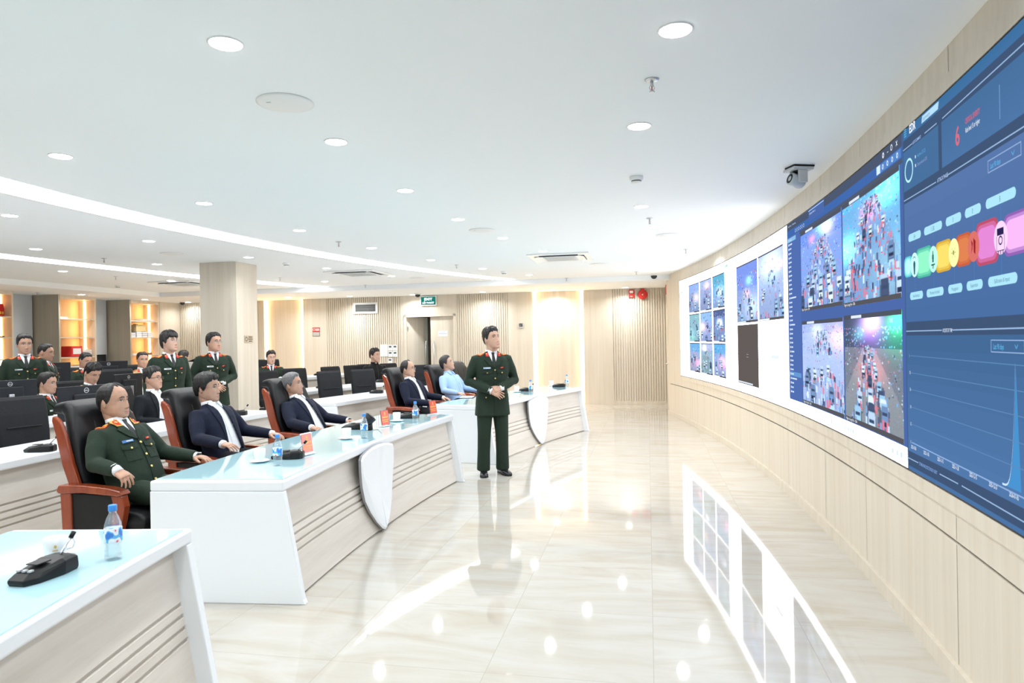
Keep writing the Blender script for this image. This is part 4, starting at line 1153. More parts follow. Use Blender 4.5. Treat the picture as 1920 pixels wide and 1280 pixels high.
# ------------------------------------------------------------ people (forward = +x, left = +y)
def bake(V, F, voxel, it=2, fac=.5):
    """one continuous skin over overlapping closed shapes"""
    me = bpy.data.meshes.new('bake'); me.from_pydata([tuple(v) for v in V], [], F)
    bm = bmesh.new(); bm.from_mesh(me); bmesh.ops.recalc_face_normals(bm, faces=bm.faces); bm.to_mesh(me); bm.free()
    o = bpy.data.objects.new('bake', me); COL.objects.link(o)
    r = o.modifiers.new('r', 'REMESH'); r.mode = 'VOXEL'; r.voxel_size = voxel; r.adaptivity = 0
    if it:
        s = o.modifiers.new('s', 'SMOOTH'); s.iterations = it; s.factor = fac
    dg = bpy.context.evaluated_depsgraph_get(); dg.update()
    m2 = bpy.data.meshes.new_from_object(o.evaluated_get(dg))
    V2 = [v.co.copy() for v in m2.vertices]; F2 = [tuple(p.vertices) for p in m2.polygons]
    bpy.data.objects.remove(o); bpy.data.meshes.remove(me); bpy.data.meshes.remove(m2)
    return V2, F2
def sm(a, b, x):
    t = np.clip((x - a) / (b - a), 0, 1); return t * t * (3 - 2 * t)
HZ = [-.119, -.114, -.104, -.090, -.068, -.040, -.010, .020, .050, .080, .100, .113, .120]
HXF = [.060, .078, .087, .089, .088, .089, .088, .090, .088, .076, .056, .034, .008]
HXB = [.030, .012, -.018, -.048, -.074, -.090, -.099, -.103, -.101, -.089, -.070, -.048, -.018]
HW = [.014, .027, .042, .053, .062, .069, .073, .0765, .0755, .068, .056, .040, .016]
def head_pts(nz=52, nt=60, jaw=1.0, wide=1.0):
    zs = np.concatenate([np.linspace(-.119, -.10, 7)[:-1], np.linspace(-.10, .10, nz - 14), np.linspace(.10, .120, 9)[1:]])
    th = np.linspace(-math.pi, math.pi, nt, endpoint=False)
    Z, T = np.meshgrid(zs, th, indexing='ij')
    xf = np.interp(Z, HZ, HXF); xb = np.interp(Z, HZ, HXB); w = np.interp(Z, HZ, HW) * wide
    w = w * np.where(Z < -.02, 1 + (jaw - 1) * np.clip((-.02 - Z) / .06, 0, 1), 1)
    xm = np.interp(Z, [-.12, -.06, 0, .12], [.045, .022, -.012, -.006])
    c, s = np.cos(T), np.sin(T); n = np.where(c > 0, 2.35, 2.1)
    ac, as_ = np.abs(c) ** (2 / n), np.abs(s) ** (2 / n)
    X = np.where(c >= 0, xm + (xf - xm) * ac, xm - (xm - xb) * ac); Y = w * np.sign(s) * as_
    fr = sm(.0, .35, c)
    ay = np.abs(Y)
    A = np.interp(Z, [-.056, -.047, -.040, -.030, .0, .016, .03], [0, .012, .023, .021, .010, .005, 0]); sg = np.interp(Z, [-.05, -.035, .01, .03], [.0135, .0115, .0075, .008])
    d = A * np.exp(-(Y / sg) ** 2)
    d += .006 * np.exp(-((ay - .013) / .006) ** 2 - ((Z + .043) / .008) ** 2)
    d -= .0105 * np.exp(-((ay - .032) / .017) ** 2 - ((Z - .009) / .012) ** 2)
    d += .0035 * np.exp(-((ay - .030) / .02) ** 2 - ((Z - .029) / .008) ** 2)
    d += .0058 * np.exp(-(Y / .021) ** 2 - ((Z + .067) / .0052) ** 2) + .0058 * np.exp(-(Y / .018) ** 2 - ((Z + .0785) / .0055) ** 2) - .002 * np.exp(-(Y / .024) ** 2 - ((Z + .0725) / .0022) ** 2)
    d -= .003 * np.exp(-(Y / .02) ** 2 - ((Z + .088) / .004) ** 2)
    d += .004 * np.exp(-(Y / .018) ** 2 - ((Z + .104) / .009) ** 2)
    d += .003 * np.exp(-((ay - .045) / .016) ** 2 - ((Z + .026) / .016) ** 2)
    X = X + d * fr
    return X, Y, Z, T
def grid_faces(nz, nt):
    return [(i * nt + j, i * nt + (j + 1) % nt, (i + 1) * nt + (j + 1) % nt, (i + 1) * nt + j) for i in range(nz - 1) for j in range(nt)]
HAIRS = {   # hairline height against the angle from the front (0) to the nape (pi); base thickness; extra on top
    'short': ([0, .5, .85, 1.12, 1.3, 1.5, 1.66, 1.9, 2.3, 3.2], [.080, .079, .068, .045, .004, -.016, .022, -.01, -.05, -.066], .010, .012),
    'full': ([0, .5, .85, 1.1, 1.3, 1.5, 1.66, 1.9, 2.3, 3.2], [.070, .066, .056, .040, -.004, -.022, .016, -.02, -.058, -.074], .014, .013),
    'bangs': ([0, .5, .9, 1.15, 1.3, 1.5, 1.66, 1.9, 2.3, 3.2], [.040, .042, .040, .028, -.005, -.022, .016, -.02, -.058, -.07], .016, .018),
    'crop': ([0, .5, .85, 1.12, 1.3, 1.5, 1.66, 1.9, 2.3, 3.2], [.084, .083, .074, .050, .012, .002, .03, 0, -.035, -.052], .006, .010),
    'receding': ([0, .3, .6, .9, 1.12, 1.3, 1.5, 1.66, 1.9, 2.3, 3.2], [.104, .108, .108, .094, .05, .004, -.016, .02, -.01, -.05, -.066], .007, .010),
    'bald': ([0, .6, 1.0, 1.2, 1.36, 1.5, 1.66, 1.9, 2.3, 3.2], [.17, .15, .118, .062, .004, -.018, .018, -.012, -.052, -.068], .011, .004),
    'spiky': ([0, .5, .85, 1.1, 1.3, 1.5, 1.66, 1.9, 2.3, 3.2], [.076, .074, .064, .044, .004, -.006, .03, .0, -.04, -.056], .009, .017)}
def hair_mesh(style, seed, jaw, wide):
    ang, zh, base, top = HAIRS[style]
    X, Y, Z, T = head_pts(64, 84, jaw, wide)
    r = np.random.RandomState(seed)
    phi = np.abs(T); H = np.interp(phi, ang, zh)
    ph = r.rand(6) * 6
    edge = .004 * np.sin(T * 9 + ph[0]) + .003 * np.sin(T * 17 + ph[1])
    k = sm(-.004, .020, Z - H + edge * (phi < 1.1))
    N = np.stack([X + .005, Y, Z * .9 - .01], -1); N /= np.linalg.norm(N, axis=-1, keepdims=True)
    t = base + top * sm(.03, .11, Z) * (1 - .35 * sm(1.7, 2.8, phi))
    t = t * (1 + .16 * np.sin(T * 21 + Z * 60 + ph[2]) * (1 if style in ('spiky', 'full', 'bangs') else .5) + .10 * np.sin(T * 37 - Z * 90 + ph[3]))
    if style == 'spiky': t += .006 * np.sin(T * 15 + ph[4]) * sm(.05, .1, Z)
    off = -.006 + (t + .006) * k
    P = np.stack([X, Y, Z], -1) + N * off[..., None]
    nz, nt = X.shape
    V = P.reshape(-1, 3); K = k.reshape(-1)
    F = [f for f in grid_faces(nz, nt) if max(K[i] for i in f) > .03]
    F.append(tuple(range((nz - 1) * nt, nz * nt)))
    return V, F
_HAND = {}
def hand_mesh(curl=(15, 25, 20), spread=6, thumb=35):
    """+x fingers, +z back of the hand, thumb on the +y side"""
    key = (curl, spread, thumb)
    if key in _HAND: return _HAND[key]
    b = MB()
    rings = []
    for x, hw, ht, z in ((-.03, .026, .020, 0), (0, .027, .0195, 0), (.02, .034, .0185, 0), (.05, .040, .0165, .002), (.075, .0415, .014, .003), (.090, .038, .0105, .002)):
        rings.append([Vector((x, hw * math.copysign(abs(math.cos(a)) ** .75, math.cos(a)), z + ht * math.copysign(abs(math.sin(a)) ** .85, math.sin(a)))) for a in [2 * math.pi * k / 16 for k in range(16)]])
    b.loft(rings)
    for i, (y, L, rr) in enumerate(((.029, .074, .0085), (.0095, .083, .0088), (-.0105, .077, .0085), (-.029, .060, .0075))):
        p = Vector((.078, y, .002)); pts = [p.copy()]; rad = [rr * 1.1]; a = 0
        sp = math.radians((1.4 - i) * spread)
        for k, (fr_, c) in enumerate(zip((.44, .32, .24), curl)):
            a += math.radians(c * (1 + .08 * i))
            d = Vector((math.cos(a) * math.cos(sp), math.cos(a) * math.sin(sp), -math.sin(a)))
            p = p + d * L * fr_ * (1.12 if k == 0 else 1); pts.append(p.copy()); rad.append(rr * (1 - .06 * (k + 1)))
        pts.append(p + d * .004); rad.append(rr * .45)
        b.tube(pts, rad, 10)
    ta = math.radians(thumb)
    p0 = Vector((.012, .022, -.004)); d1 = Vector((math.cos(ta), math.sin(ta), -.25)).normalized(); d2 = Vector((math.cos(ta * .45), math.sin(ta * .45), -.3)).normalized()
    p1 = p0 + d1 * .045; p2 = p1 + d2 * .03; p3 = p2 + d2 * .022
    b.tube([p0, p1, p2, p3, p3 + d2 * .004], [.0145, .0115, .0105, .0085, .004], 10)
    _HAND[key] = bake(b.v, b.f, .0036, 2)
    return _HAND[key]
SKINS = {}
def skin(c):
    c0 = c
    if c0 not in SKINS:
        m = bpy.data.materials.new('skin'); t, s = nodes_of(m); L = t.links; c = tuple(x * k for x, k in zip(c, (.84, .79, .77)))
        tc = nn(t, 'ShaderNodeTexCoord'); n = nn(t, 'ShaderNodeTexNoise', i_Scale=38.0, i_Detail=4.0); L.new(tc.outputs['Object'], n.inputs['Vector'])
        r = ramp(t, [(.3, tuple(x * .92 for x in c)), (.7, tuple(min(1, x * 1.06) for x in c))])
        L.new(n.outputs[0], r.inputs[0]); L.new(r.outputs[0], s.inputs['Base Color'])
        s.inputs['Roughness'].default_value = .48; s.inputs['Subsurface Weight'].default_value = .12
        s.inputs['Subsurface Radius'].default_value = (.01, .004, .002); s.inputs['Specular IOR Level'].default_value = .4
        SKINS[c0] = m
    return SKINS[c0]
def hairmat(c):
    n = 'hair_%d_%d' % (int(c[0] * 1000), int(c[2] * 1000))
    if n in MATS: return MATS[n]
    m = bpy.data.materials.new(n); t, s = nodes_of(m); L = t.links
    tc = nn(t, 'ShaderNodeTexCoord'); mp = nn(t, 'ShaderNodeMapping'); mp.inputs['Scale'].default_value = (60, 260, 60); L.new(tc.outputs['Object'], mp.inputs[0])
    no = nn(t, 'ShaderNodeTexNoise', i_Scale=1.0, i_Detail=3.0, i_Distortion=.6); L.new(mp.outputs[0], no.inputs['Vector'])
    r = ramp(t, [(.35, tuple(x * .6 for x in c)), (.7, tuple(x * 1.5 for x in c))]); L.new(no.outputs[0], r.inputs[0]); L.new(r.outputs[0], s.inputs['Base Color'])
    bp = nn(t, 'ShaderNodeBump', i_Strength=.5, i_Distance=.004); L.new(no.outputs[0], bp.inputs['Height']); L.new(bp.outputs[0], s.inputs['Normal'])
    s.inputs['Roughness'].default_value = .42; MATS[n] = m
    return m
UGREEN = fabric('uniform_dark_green', (.0155, .030, .019), .8, .12, 220, .32, 8, .03)
NAVY = fabric('navy_suit_cloth', (.005, .0085, .026), .75, .14, 260, .30, 8, .02)
SUITB = fabric('black_suit_cloth', (.004, .0065, .010), .75, .14, 260, .30, 8, .02)
SHIRTW = fabric('white_shirt_cotton', (.80, .81, .84), .7, .02, 200, .22, 10, .05)
SHIRTBL = fabric('light_blue_shirt_cotton', (.36, .52, .78), .7, .03, 200, .30, 9, .05)
BLKJ = fabric('black_jacket_cloth', (.0035, .004, .0055), .7, .15, 200, .30, 8, .02)
TANU = fabric('tan_uniform_cloth', (.60, .43, .22), .75, .06, 200, .30, 9)
DARKT = fabric('dark_trousers_cloth', (.006, .0065, .009), .8, .1, 200, .25, 8, .02)
GOLD = mat('gold_metal', (.85, .62, .22), .3, metal=.7); TABRED = mat('tab_red_cloth', (.62, .03, .02), .6)
EPAU = mat('epaulette_gold_cloth', (.85, .45, .10), .5); TIEB = mat('black_tie_silk', (.012, .012, .014), .5)
SHOEB = mat('black_shoe_leather', (.012, .012, .014), .25, coat=.3); SCLERA = mat('eye_white', (.72, .70, .68), .3); IRIS = mat('eye_iris', (.02, .012, .008), .15)
LIPS = mat('lip_skin', (.48, .22, .19), .5)

def resample_poly(pts, step):
    out = []
    for i, p in enumerate(pts):
        q = pts[(i + 1) % len(pts)]; n = max(1, int(math.hypot(q[0] - p[0], q[1] - p[1]) / step))
        for k in range(n): out.append((p[0] + (q[0] - p[0]) * k / n, p[1] + (q[1] - p[1]) * k / n))
    return out
def decal(b, pts, proj, off=.005, thick=.004, step=.016):
    """a thin cloth piece laid on a surface: 2D outline -> surface points and normals through proj"""
    bm = bmesh.new()
    vs = [bm.verts.new((p[0], p[1], 0)) for p in resample_poly(pts, step)]
    try: f = bm.faces.new(vs)
    except ValueError: bm.free(); return
    bmesh.ops.triangulate(bm, faces=[f], quad_method='BEAUTY', ngon_method='BEAUTY')
    for _ in range(3):
        e = [e for e in bm.edges if e.calc_length() > step * 1.6 and not e.is_boundary]
        if not e: break
        bmesh.ops.subdivide_edges(bm, edges=e, cuts=1); bmesh.ops.triangulate(bm, faces=[f for f in bm.faces if len(f.verts) > 3])
    bm.verts.index_update(); up = []; lo = []; ok = True
    for v in bm.verts:
        h = proj(v.co.x, v.co.y)
        if h is None: ok = False; break
        p, n = h; up.append(p + n * off); lo.append(p + n * (off - thick))
    if ok:
        n = len(up); fs = []
        for f in bm.faces:
            i = [v.index for v in f.verts]; fs.append(tuple(i)); fs.append(tuple(k + n for k in i[::-1]))
        for e in bm.edges:
            if e.is_boundary:
                a, c = e.verts[0].index, e.verts[1].index; fs.append((a, c, c + n, a + n))
        b.add(up + lo, fs)
    bm.free()
def superring(z, w, f, bk, n=30, e=2.5):
    r = []
    for k in range(n):
        a = 2 * math.pi * k / n; c, s = math.cos(a), math.sin(a)
        r.append(Vector(((f if c > 0 else bk) * math.copysign(abs(c) ** (2 / e), c), w * math.copysign(abs(s) ** (2 / e), s), z)))
    return r
def torso_sections(fat, hem, flare, sh=1.0):
    S_ = [(hem, .182 + flare, .118 + flare + fat * .4, .128 + flare), (-.04, .180 + fat * .5, .122 + fat, .128), (.07, .166 + fat * .7, .120 + fat * 1.15, .108), (.17, .172 + fat * .5, .122 + fat * .8, .108),
          (.27, .185 + fat * .25, .124 + fat * .3, .116), (.345, .190, .118, .120), (.40, .186 * sh, .100, .112), (.435, .160 * sh, .082, .094), (.465, .112, .070, .078), (.49, .078, .066, .068), (.508, .066, .064, .064)]
    return S_

def person(label, px, py, Y, yaw, pose='sit', outfit='uniform', lean=8, head=(0, 0, 0), arms=None, hair='short', haircol=(.012, .011, .011), glasses=None,
           fat=0.0, skinc=(.66, .42, .31), jaw=1.0, wide=1.0, legs=True, group=None, seed=1, zp=None, scale=1.0, res=1.0, general=False, hands=True, watch=None, tagc=(.75, .78, .8), knee=.42, base=0.0):
    Yaw = math.radians(yaw)
    sit = pose == 'sit'
    pel = .53 if sit else .925
    tgt = atY(px, py, Y)
    T0 = Matrix.Rotation(-math.radians(lean), 4, 'Y')
    hoff = T0 @ Vector((.012, 0, .643))
    hoff.x += .015
    if sit:
        if zp is None: pel = (tgt.z - base) / scale - hoff.z
        else: pel = zp
        pel = max(.40, min(.72, pel))
    else: scale = (tgt.z - base) / (pel + hoff.z)
    T = Matrix.Translation((0, 0, pel)) @ T0
    hc = Vector((hoff.x, 0, pel + hoff.z))                       # head centre in the person's frame
    hy, hp, hr = [math.radians(v) for v in head]
    HM = Matrix.Translation(hc) @ Matrix.Rotation(hy, 4, 'Z') @ Matrix.Rotation(-hp, 4, 'Y') @ Matrix.Rotation(hr, 4, 'X') @ Matrix.Scale(1.04, 4)
    R = Matrix.Rotation(Yaw, 4, 'Z')
    off = R @ (hc * scale)
    root_loc = Vector((tgt.x - off.x, tgt.y - off.y, base))
    zf = 0.0
    # --- body -----------------------------------------------------------
    X, Yy, Z, _ = head_pts(52, 60, jaw, wide); nz, nt = X.shape
    hb = MB(); V = np.stack([X, Yy, Z], -1).reshape(-1, 3)
    hb.add([Vector(v) for v in V], grid_faces(nz, nt) + [tuple(range(nt - 1, -1, -1)), tuple(range((nz - 1) * nt, nz * nt))])
    for s in (-1, 1):
        Em = Matrix.Rotation(s * .35, 4, 'Z') @ Matrix.Rotation(-.15, 4, 'Y')
        hb.ball((-.016, s * .0765 * wide, -.004), (.0165, .0075, .031), 12, 8, Em); hb.ball((-.010, s * .080 * wide, -.022), (.009, .006, .010), 10, 6)
    nb = HM.inverted() @ (T @ Vector((-.002, 0, .46)))
    hb.tube([Vector((-.022, 0, -.03)), Vector((-.016, 0, -.075)), nb * .55 + Vector((-.016, 0, -.075)) * .45, nb], [.062, .060, .059, .064], 20)
    HV, HF = bake(hb.v, hb.f, .0042 / res if res > .8 else .006, 1, .4)
    bv = BVHTree.FromPolygons(HV, HF)
    def fproj(y, z):
        h = bv.ray_cast(Vector((.3, y, z)), Vector((-1, 0, 0)))
        return (h[0], h[1]) if h[0] is not None else None
    body = MB(); sk = skin(skinc); body.use(sk, True); body.add([HM @ v for v in HV], HF)
    arms = arms or ('rest', 'rest')
    presets = {'rest': ((-.03, .285, .205), (.235, .315, .175), (1, .02, -.12), (0, .12, 1), (12, 22, 18)),
               'drape': ((-.05, .295, .215), (.17, .335, .190), (1, .04, -.55), (.45, .25, .85), (30, 26, 20)),
               'lap': ((.0, .26, .17), (.27, .10, .13), (.85, -.5, -.15), (.1, .1, 1), (15, 25, 20)),
               'desk': ((.12, .27, .22), (.40, .12, .25), (.85, -.5, -.05), (0, .05, 1), (14, 24, 18)),
               'down': ((-.03, .255, .14), (.03, .275, -.10), (.1, 0, -1), (0, 1, 0), (20, 25, 20)),
               'clasp': ((-.02, .275, .165), (.175, .055, .085), (.25, -.93, -.15), (.75, .15, .65), (22, 30, 22)),
               'clasp2': ((-.02, .275, .165), (.185, .06, .06), (.3, -.88, -.42), (.8, .3, .45), (10, 14, 10)),
               'phone': ((.10, .25, .20), (.33, .10, .27), (.7, -.6, .3), (.2, .4, .9), (35, 35, 25))}
    AR = []
    for s, a in ((1, arms[0]), (-1, arms[1])):
        e, w, d, n, cu = presets[a]
        m = lambda v: Vector((v[0], s * v[1], v[2]))
        e = Vector((0, 0, pel)) + m(e); w = Vector((0, 0, pel)) + m(w)
        AR.append((s, T @ Vector((-.005, s * .178, .405)), e, w, m(d).normalized(), m(n).normalized(), cu))
    for s, sh, e, w, d, n, cu in AR:
        if hands:
            HVv, HFf = hand_mesh(cu)
            yv = n.cross(d).normalized(); zv = d.cross(yv).normalized()
            if yv.dot(Vector((0, -s, 0))) < 0 and a not in ('down',): pass
            mir = -s                                              # thumb towards the body's middle
            sgn = 1 if yv.dot(Vector((0, -s, .0001))) > 0 else -1
            Hm = Matrix(((d.x, yv.x * sgn, zv.x, w.x), (d.y, yv.y * sgn, zv.y, w.y), (d.z, yv.z * sgn, zv.z, w.z), (0, 0, 0, 1)))
            body.add([Hm @ v for v in HVv], HFf if Hm.determinant() > 0 else [f[::-1] for f in HFf])
        body.tube([sh, e, w - d * .01], [.045, .036, .026], 10)
    SEC = torso_sections(fat, -.10 if sit else -.19, 0)
    body.loft([[T @ v for v in superring(z, w * .82, f * .8, bk * .8, 20)] for z, w, f, bk in SEC[:-1]])
    hips = []
    for s in (-1, 1):
        if sit:
            hp_, kn, an = Vector((.0, s * .09, pel)), Vector((knee, s * .13, pel - .02)), Vector((knee - .03, s * .13, .10))
        else:
            hp_, kn, an = Vector((0, s * .085, pel - .03)), Vector((.01, s * .105, .49)), Vector((-.02, s * .115, .09))
        hips.append((s, hp_, kn, an))
        if legs: body.tube([hp_, kn, an], [.07, .05, .036], 10)
    o = body.build('person', None, None, smooth=True)
    o.location = root_loc; o.rotation_euler = (0, 0, Yaw); o.scale = (scale,) * 3
    tag(o, label, 'person', group)
    # --- face -----------------------------------------------------------
    HMl = HM
    def face_part(name, items):
        b = MB()
        for m_, pts, of, th, stp in items:
            b.use(m_); decal(b, pts, fproj, of, th, stp)
        b.v = [tuple(HMl @ Vector(v)) for v in b.v]
        return b.build(name, None, o, smooth=True)
    hm_ = hairmat(haircol)
    for s in (1, -1):
        ey, ez = s * .0315, .0085
        al = [(ey - .0135, ez - .001), (ey - .007, ez + .0038), (ey, ez + .005), (ey + .007, ez + .0038), (ey + .0135, ez - .001), (ey + .006, ez - .0038), (ey, ez - .0045), (ey - .006, ez - .0038)]
        ir = [(ey + .0048 * math.cos(a), ez + .0003 + .0045 * math.sin(a)) for a in [k * math.pi / 5 for k in range(10)]]
        lid = [(ey - .015, ez - .0015), (ey - .007, ez + .0040), (ey, ez + .0052), (ey + .007, ez + .0040), (ey + .015, ez - .0015), (ey + .0075, ez + .0062), (ey, ez + .0076), (ey - .0075, ez + .0062)]
        face_part('eye', [(SCLERA, al, .0012, .002, .006), (IRIS, ir, .0018, .002, .006), (IRIS, lid, .002, .002, .006)])
        br = [(s * .013, .0265), (s * .022, .029), (s * .034, .0305), (s * .049, .0255), (s * .047, .030), (s * .034, .0365), (s * .020, .035), (s * .0125, .0325)]
        face_part('eyebrow', [(hairmat((.02, .017, .016)) if haircol[0] > .05 else hm_, br, .0022, .003, .006)])
    face_part('lips', [(LIPS, [(-.024, -.0725), (-.012, -.0665), (0, -.068), (.012, -.0665), (.024, -.0725), (.012, -.0815), (0, -.083), (-.012, -.0815)], .0009, .002, .005)])
    hv, hf = hair_mesh(hair, seed, jaw, wide)
    b = MB(); b.use(hm_, True); b.add([HM @ Vector(v) for v in hv], hf); b.build('hair', None, o)
    if glasses:
        gm = mat('spectacle_' + glasses, {'black': (.015, .015, .017), 'thin': (.42, .42, .44), 'gold': (.55, .42, .2)}[glasses], .3, metal=0 if glasses == 'black' else .7)
        rr = .0017 if glasses == 'black' else .0010
        b = MB(); b.use(gm, True); gx = .1005
        for s in (-1, 1):
            pts = [(gx - .004 * abs(math.cos(a)), s * .033 + .023 * math.cos(a), .004 + .0165 * math.sin(a)) for a in [2 * math.pi * k / 20 for k in range(21)]]
            b.tube([HM @ Vector(p) for p in pts], rr, 6)
            b.tube([HM @ Vector(p) for p in ((gx - .006, s * .056, .010), (.07, s * .074, .012), (.0, s * .0815, .012), (-.03, s * .081, .0))], rr, 6)
        b.tube([HM @ Vector(p) for p in ((gx, -.010, .008), (gx + .004, 0, .010), (gx, .010, .008))], rr, 6)
        fo = b.build('glasses', None, o)
        b = MB(); b.use(clear('spectacle_lens', (.98, .99, 1), .03, .0), True)
        for s in (-1, 1):
            b.add([HM @ Vector((gx - .003, s * .033 + .022 * math.cos(a), .004 + .0155 * math.sin(a))) for a in [2 * math.pi * k / 18 for k in range(18)]], [tuple(range(18))])
        b.build('lens', None, fo)
    # --- clothes ----------------------------------------------------------
    uni = outfit in ('uniform', 'tan'); suit = outfit in ('suit', 'blacksuit')
    cloth = {'uniform': UGREEN, 'tan': TANU, 'suit': NAVY, 'blacksuit': SUITB, 'shirt': SHIRTBL, 'jacket': BLKJ, 'whiteshirt': SHIRTW}[outfit]
    hem = (-.12 if sit else -.235) if outfit not in ('shirt', 'whiteshirt') else -.06
    thick = 1.0 if outfit in ('shirt', 'whiteshirt') else 1.06
    SEC = torso_sections(fat, hem, .012 if not sit else 0, 1.0 if outfit in ('shirt', 'whiteshirt') else 1.05)
    SEC = [(z, w * thick, f * thick, bk * thick) if z < .45 else (z, w, f, bk) for z, w, f, bk in SEC]
    tb = MB(); tb.loft([[T @ v for v in superring(z, w, f, bk)] for z, w, f, bk in SEC])
    tbv = BVHTree.FromPolygons([Vector(v) for v in tb.v], tb.f)
    jb = MB(); jb.v = list(tb.v); jb.f = list(tb.f); jb.m = list(tb.m); jb.sm = list(tb.sm)
    k = 1.0 if outfit in ('shirt', 'whiteshirt') else 1.1
    for s, sh, e, w, d, n, cu in AR:
        a1 = sh.lerp(e, .5) + Vector((-.004, s * .006, 0)); a2 = e.lerp(w, .5)
        jb.ball(sh + T0 @ Vector((0, 0, -.004)), (.066 * k, .060 * k, .060 * k), 14, 8)
        jb.tube([sh + T0 @ Vector((0, -s * .05, -.01)), sh, a1, e, a2, w + d * .004], [.060 * k, .066 * k, .060 * k, .053 * k, .048 * k, .040 * k], 16)
        jb.ball(e, .053 * k, 12, 8)
    JV, JF = bake(jb.v, jb.f, .0105 / res, 3, .5)
    jbv = BVHTree.FromPolygons(JV, JF)
    Ti = T.inverted()
    if suit:
        op = ([-.2, -.05, .06, .16, .26, .36, .44, .52], [.135, .105, .085, .070, .058, .050, .052, .075])
        keep = []
        for f in JF:
            c = Ti @ (sum((JV[i] for i in f), Vector()) / len(f))
            if c.x > .0 and abs(c.y) < np.interp(c.z, *op) and (c.x > .05 or c.z > .42): continue
            keep.append(f)
        JF = keep
    b = MB(); b.use(cloth, True); b.add(JV, JF)
    jname = {'uniform': 'uniform_jacket', 'tan': 'uniform_jacket', 'suit': 'suit_jacket', 'blacksuit': 'suit_jacket', 'shirt': 'shirt', 'jacket': 'jacket', 'whiteshirt': 'shirt'}[outfit]
    jo = b.build(jname, None, o)
    if suit:
        so = jo.modifiers.new('solid', 'SOLIDIFY'); so.thickness = .006; so.offset = -1
    def tproj(y, z):
        p = T @ Vector((.32, y, z)); h = tbv.ray_cast(p, T0 @ Vector((-1, 0, 0)))
        if h[0] is None or (Ti @ h[0]).x < -.005: h = tbv.find_nearest(T @ Vector((.05, y, z)))
        return (h[0], h[1])
    def topproj(x, y):
        p = T @ Vector((x, y, .7)); h = jbv.ray_cast(p, T0 @ Vector((0, 0, -1)))
        return (h[0], h[1]) if h[0] is not None else None
    def patch(name, par, items, proj=tproj):
        b = MB()
        for m_, pts, of, th in items: b.use(m_); decal(b, pts, proj, of, th)
        if b.v: return b.build(name, None, par)
    def rect(y, z, w, h, sk_=0): return [(y - w / 2, z - h / 2 - sk_), (y + w / 2, z - h / 2 + sk_), (y + w / 2, z + h / 2 + sk_), (y - w / 2, z + h / 2 - sk_)]
    def disc(y, z, r): return [(y + r * math.cos(a), z + r * math.sin(a)) for a in [k_ * math.pi / 5 for k_ in range(10)]]
    # shirt collar around the neck
    def collar(mm, z0, z1, r0, name='shirt_collar', gap=.3):
        b = MB(); b.use(mm, True); rings = []
        n = 22
        for kk in range(n + 1):
            a = gap + (2 * math.pi - 2 * gap) * kk / n
            c, s_ = math.cos(a), math.sin(a); back = .5 - .5 * c
            rings.append([T @ Vector((r * c * .98 + (.004 if c > 0 else 0), r * s_, z)) for r, z in ((r0, z0), (r0 - .003, z1 + .012 * back), (r0 - .007, z1 + .012 * back), (r0 - .004, z0))])
        b.loft(rings); return b.build(name, None, o)
    if uni or suit:
        collar(SHIRTW, .478, .520, .0715, gap=.12 if uni else .45)
    if uni:
        patch('shirt', o, [(SHIRTW, [(-.060, .512), (.060, .512), (.052, .47), (.006, .335), (-.006, .335), (-.052, .47)], .0035, .005)])
        patch('necktie', o, [(TIEB, [(-.018, .492), (.018, .492), (.013, .462), (.024, .352), (0, .335), (-.024, .352), (-.013, .462)], .007, .005)])
        for s in (1, -1):
            lp = [(s * .064, .512), (s * .082, .492), (s * .098, .455), (s * .088, .432), (s * .108, .412), (s * .060, .352), (s * .004, .318), (s * .008, .345), (s * .050, .458)]
            patch('lapel', jo, [(cloth, lp if s > 0 else lp, .011, .008)])
            if general: patch('collar_tab', jo, [(EPAU, rect(s * .070, .466, .040, .060), .016, .006), (TABRED, rect(s * .070, .466, .029, .047), .018, .006), (GOLD, disc(s * .070, .469, .008), .020, .006)])
            else: patch('collar_tab', jo, [(TABRED, rect(s * .068, .464, .030, .046), .016, .006), (GOLD, disc(s * .068, .468, .0055), .018, .006)])
            # epaulette
            ep = [(-.028, s * .088), (.022, s * .088), (.026, s * .172), (-.026, s * .172)]
            it = [(TABRED, ep, .006, .006), (EPAU, [(-.025, s * .090), (.019, s * .090), (.023, s * .170), (-.023, s * .170)], .012, .0065)]
            if general: it += [(TABRED, [(-.012, s * (.105 + q)), (.012, s * (.105 + q)), (.012, s * (.122 + q)), (-.012, s * (.122 + q))], .0138, .003) for q in (0, .026, .048)]
            else: it += [(TABRED, [(-.004, s * .095), (.002, s * .095), (.003, s * .165), (-.003, s * .165)], .0134, .003)]
            patch('epaulette', jo, it, topproj)
            pk = [(s * .085 - .055, .292), (s * .085 + .055, .292), (s * .085 + .055, .262), (s * .085, .248), (s * .085 - .055, .262)]
            patch('chest_pocket', jo, [(cloth, [(s * .085 - .05, .285), (s * .085 + .05, .285), (s * .085 + .05, .17), (s * .085 - .05, .17)], .005, .004), (cloth, pk, .011, .007)])
            patch('gold_button', jo, [(GOLD, disc(s * .085, .262, .0075), .016, .006)])
            if not sit:
                pk = [(s * .10 - .065, .015), (s * .10 + .062, .015), (s * .10 + .062, -.03), (s * .10, -.042), (s * .10 - .065, -.03)]
                patch('hip_pocket', jo, [(cloth, pk, .011, .008)]); patch('gold_button', jo, [(GOLD, disc(s * .10, -.018, .0075), .016, .006)])
        patch('front_edge', jo, [(cloth, [(-.004, .325), (.004, .325), (.016, .30), (.018, hem + .02), (-.006, hem + .02)], .006, .005)])
        for z in (.292, .198, .104, .01): patch('gold_button', jo, [(GOLD, disc(.004, z, .0085), .013, .006)])
        nm = mat('name_tag_%d' % int(tagc[2] * 100), tagc, .4)
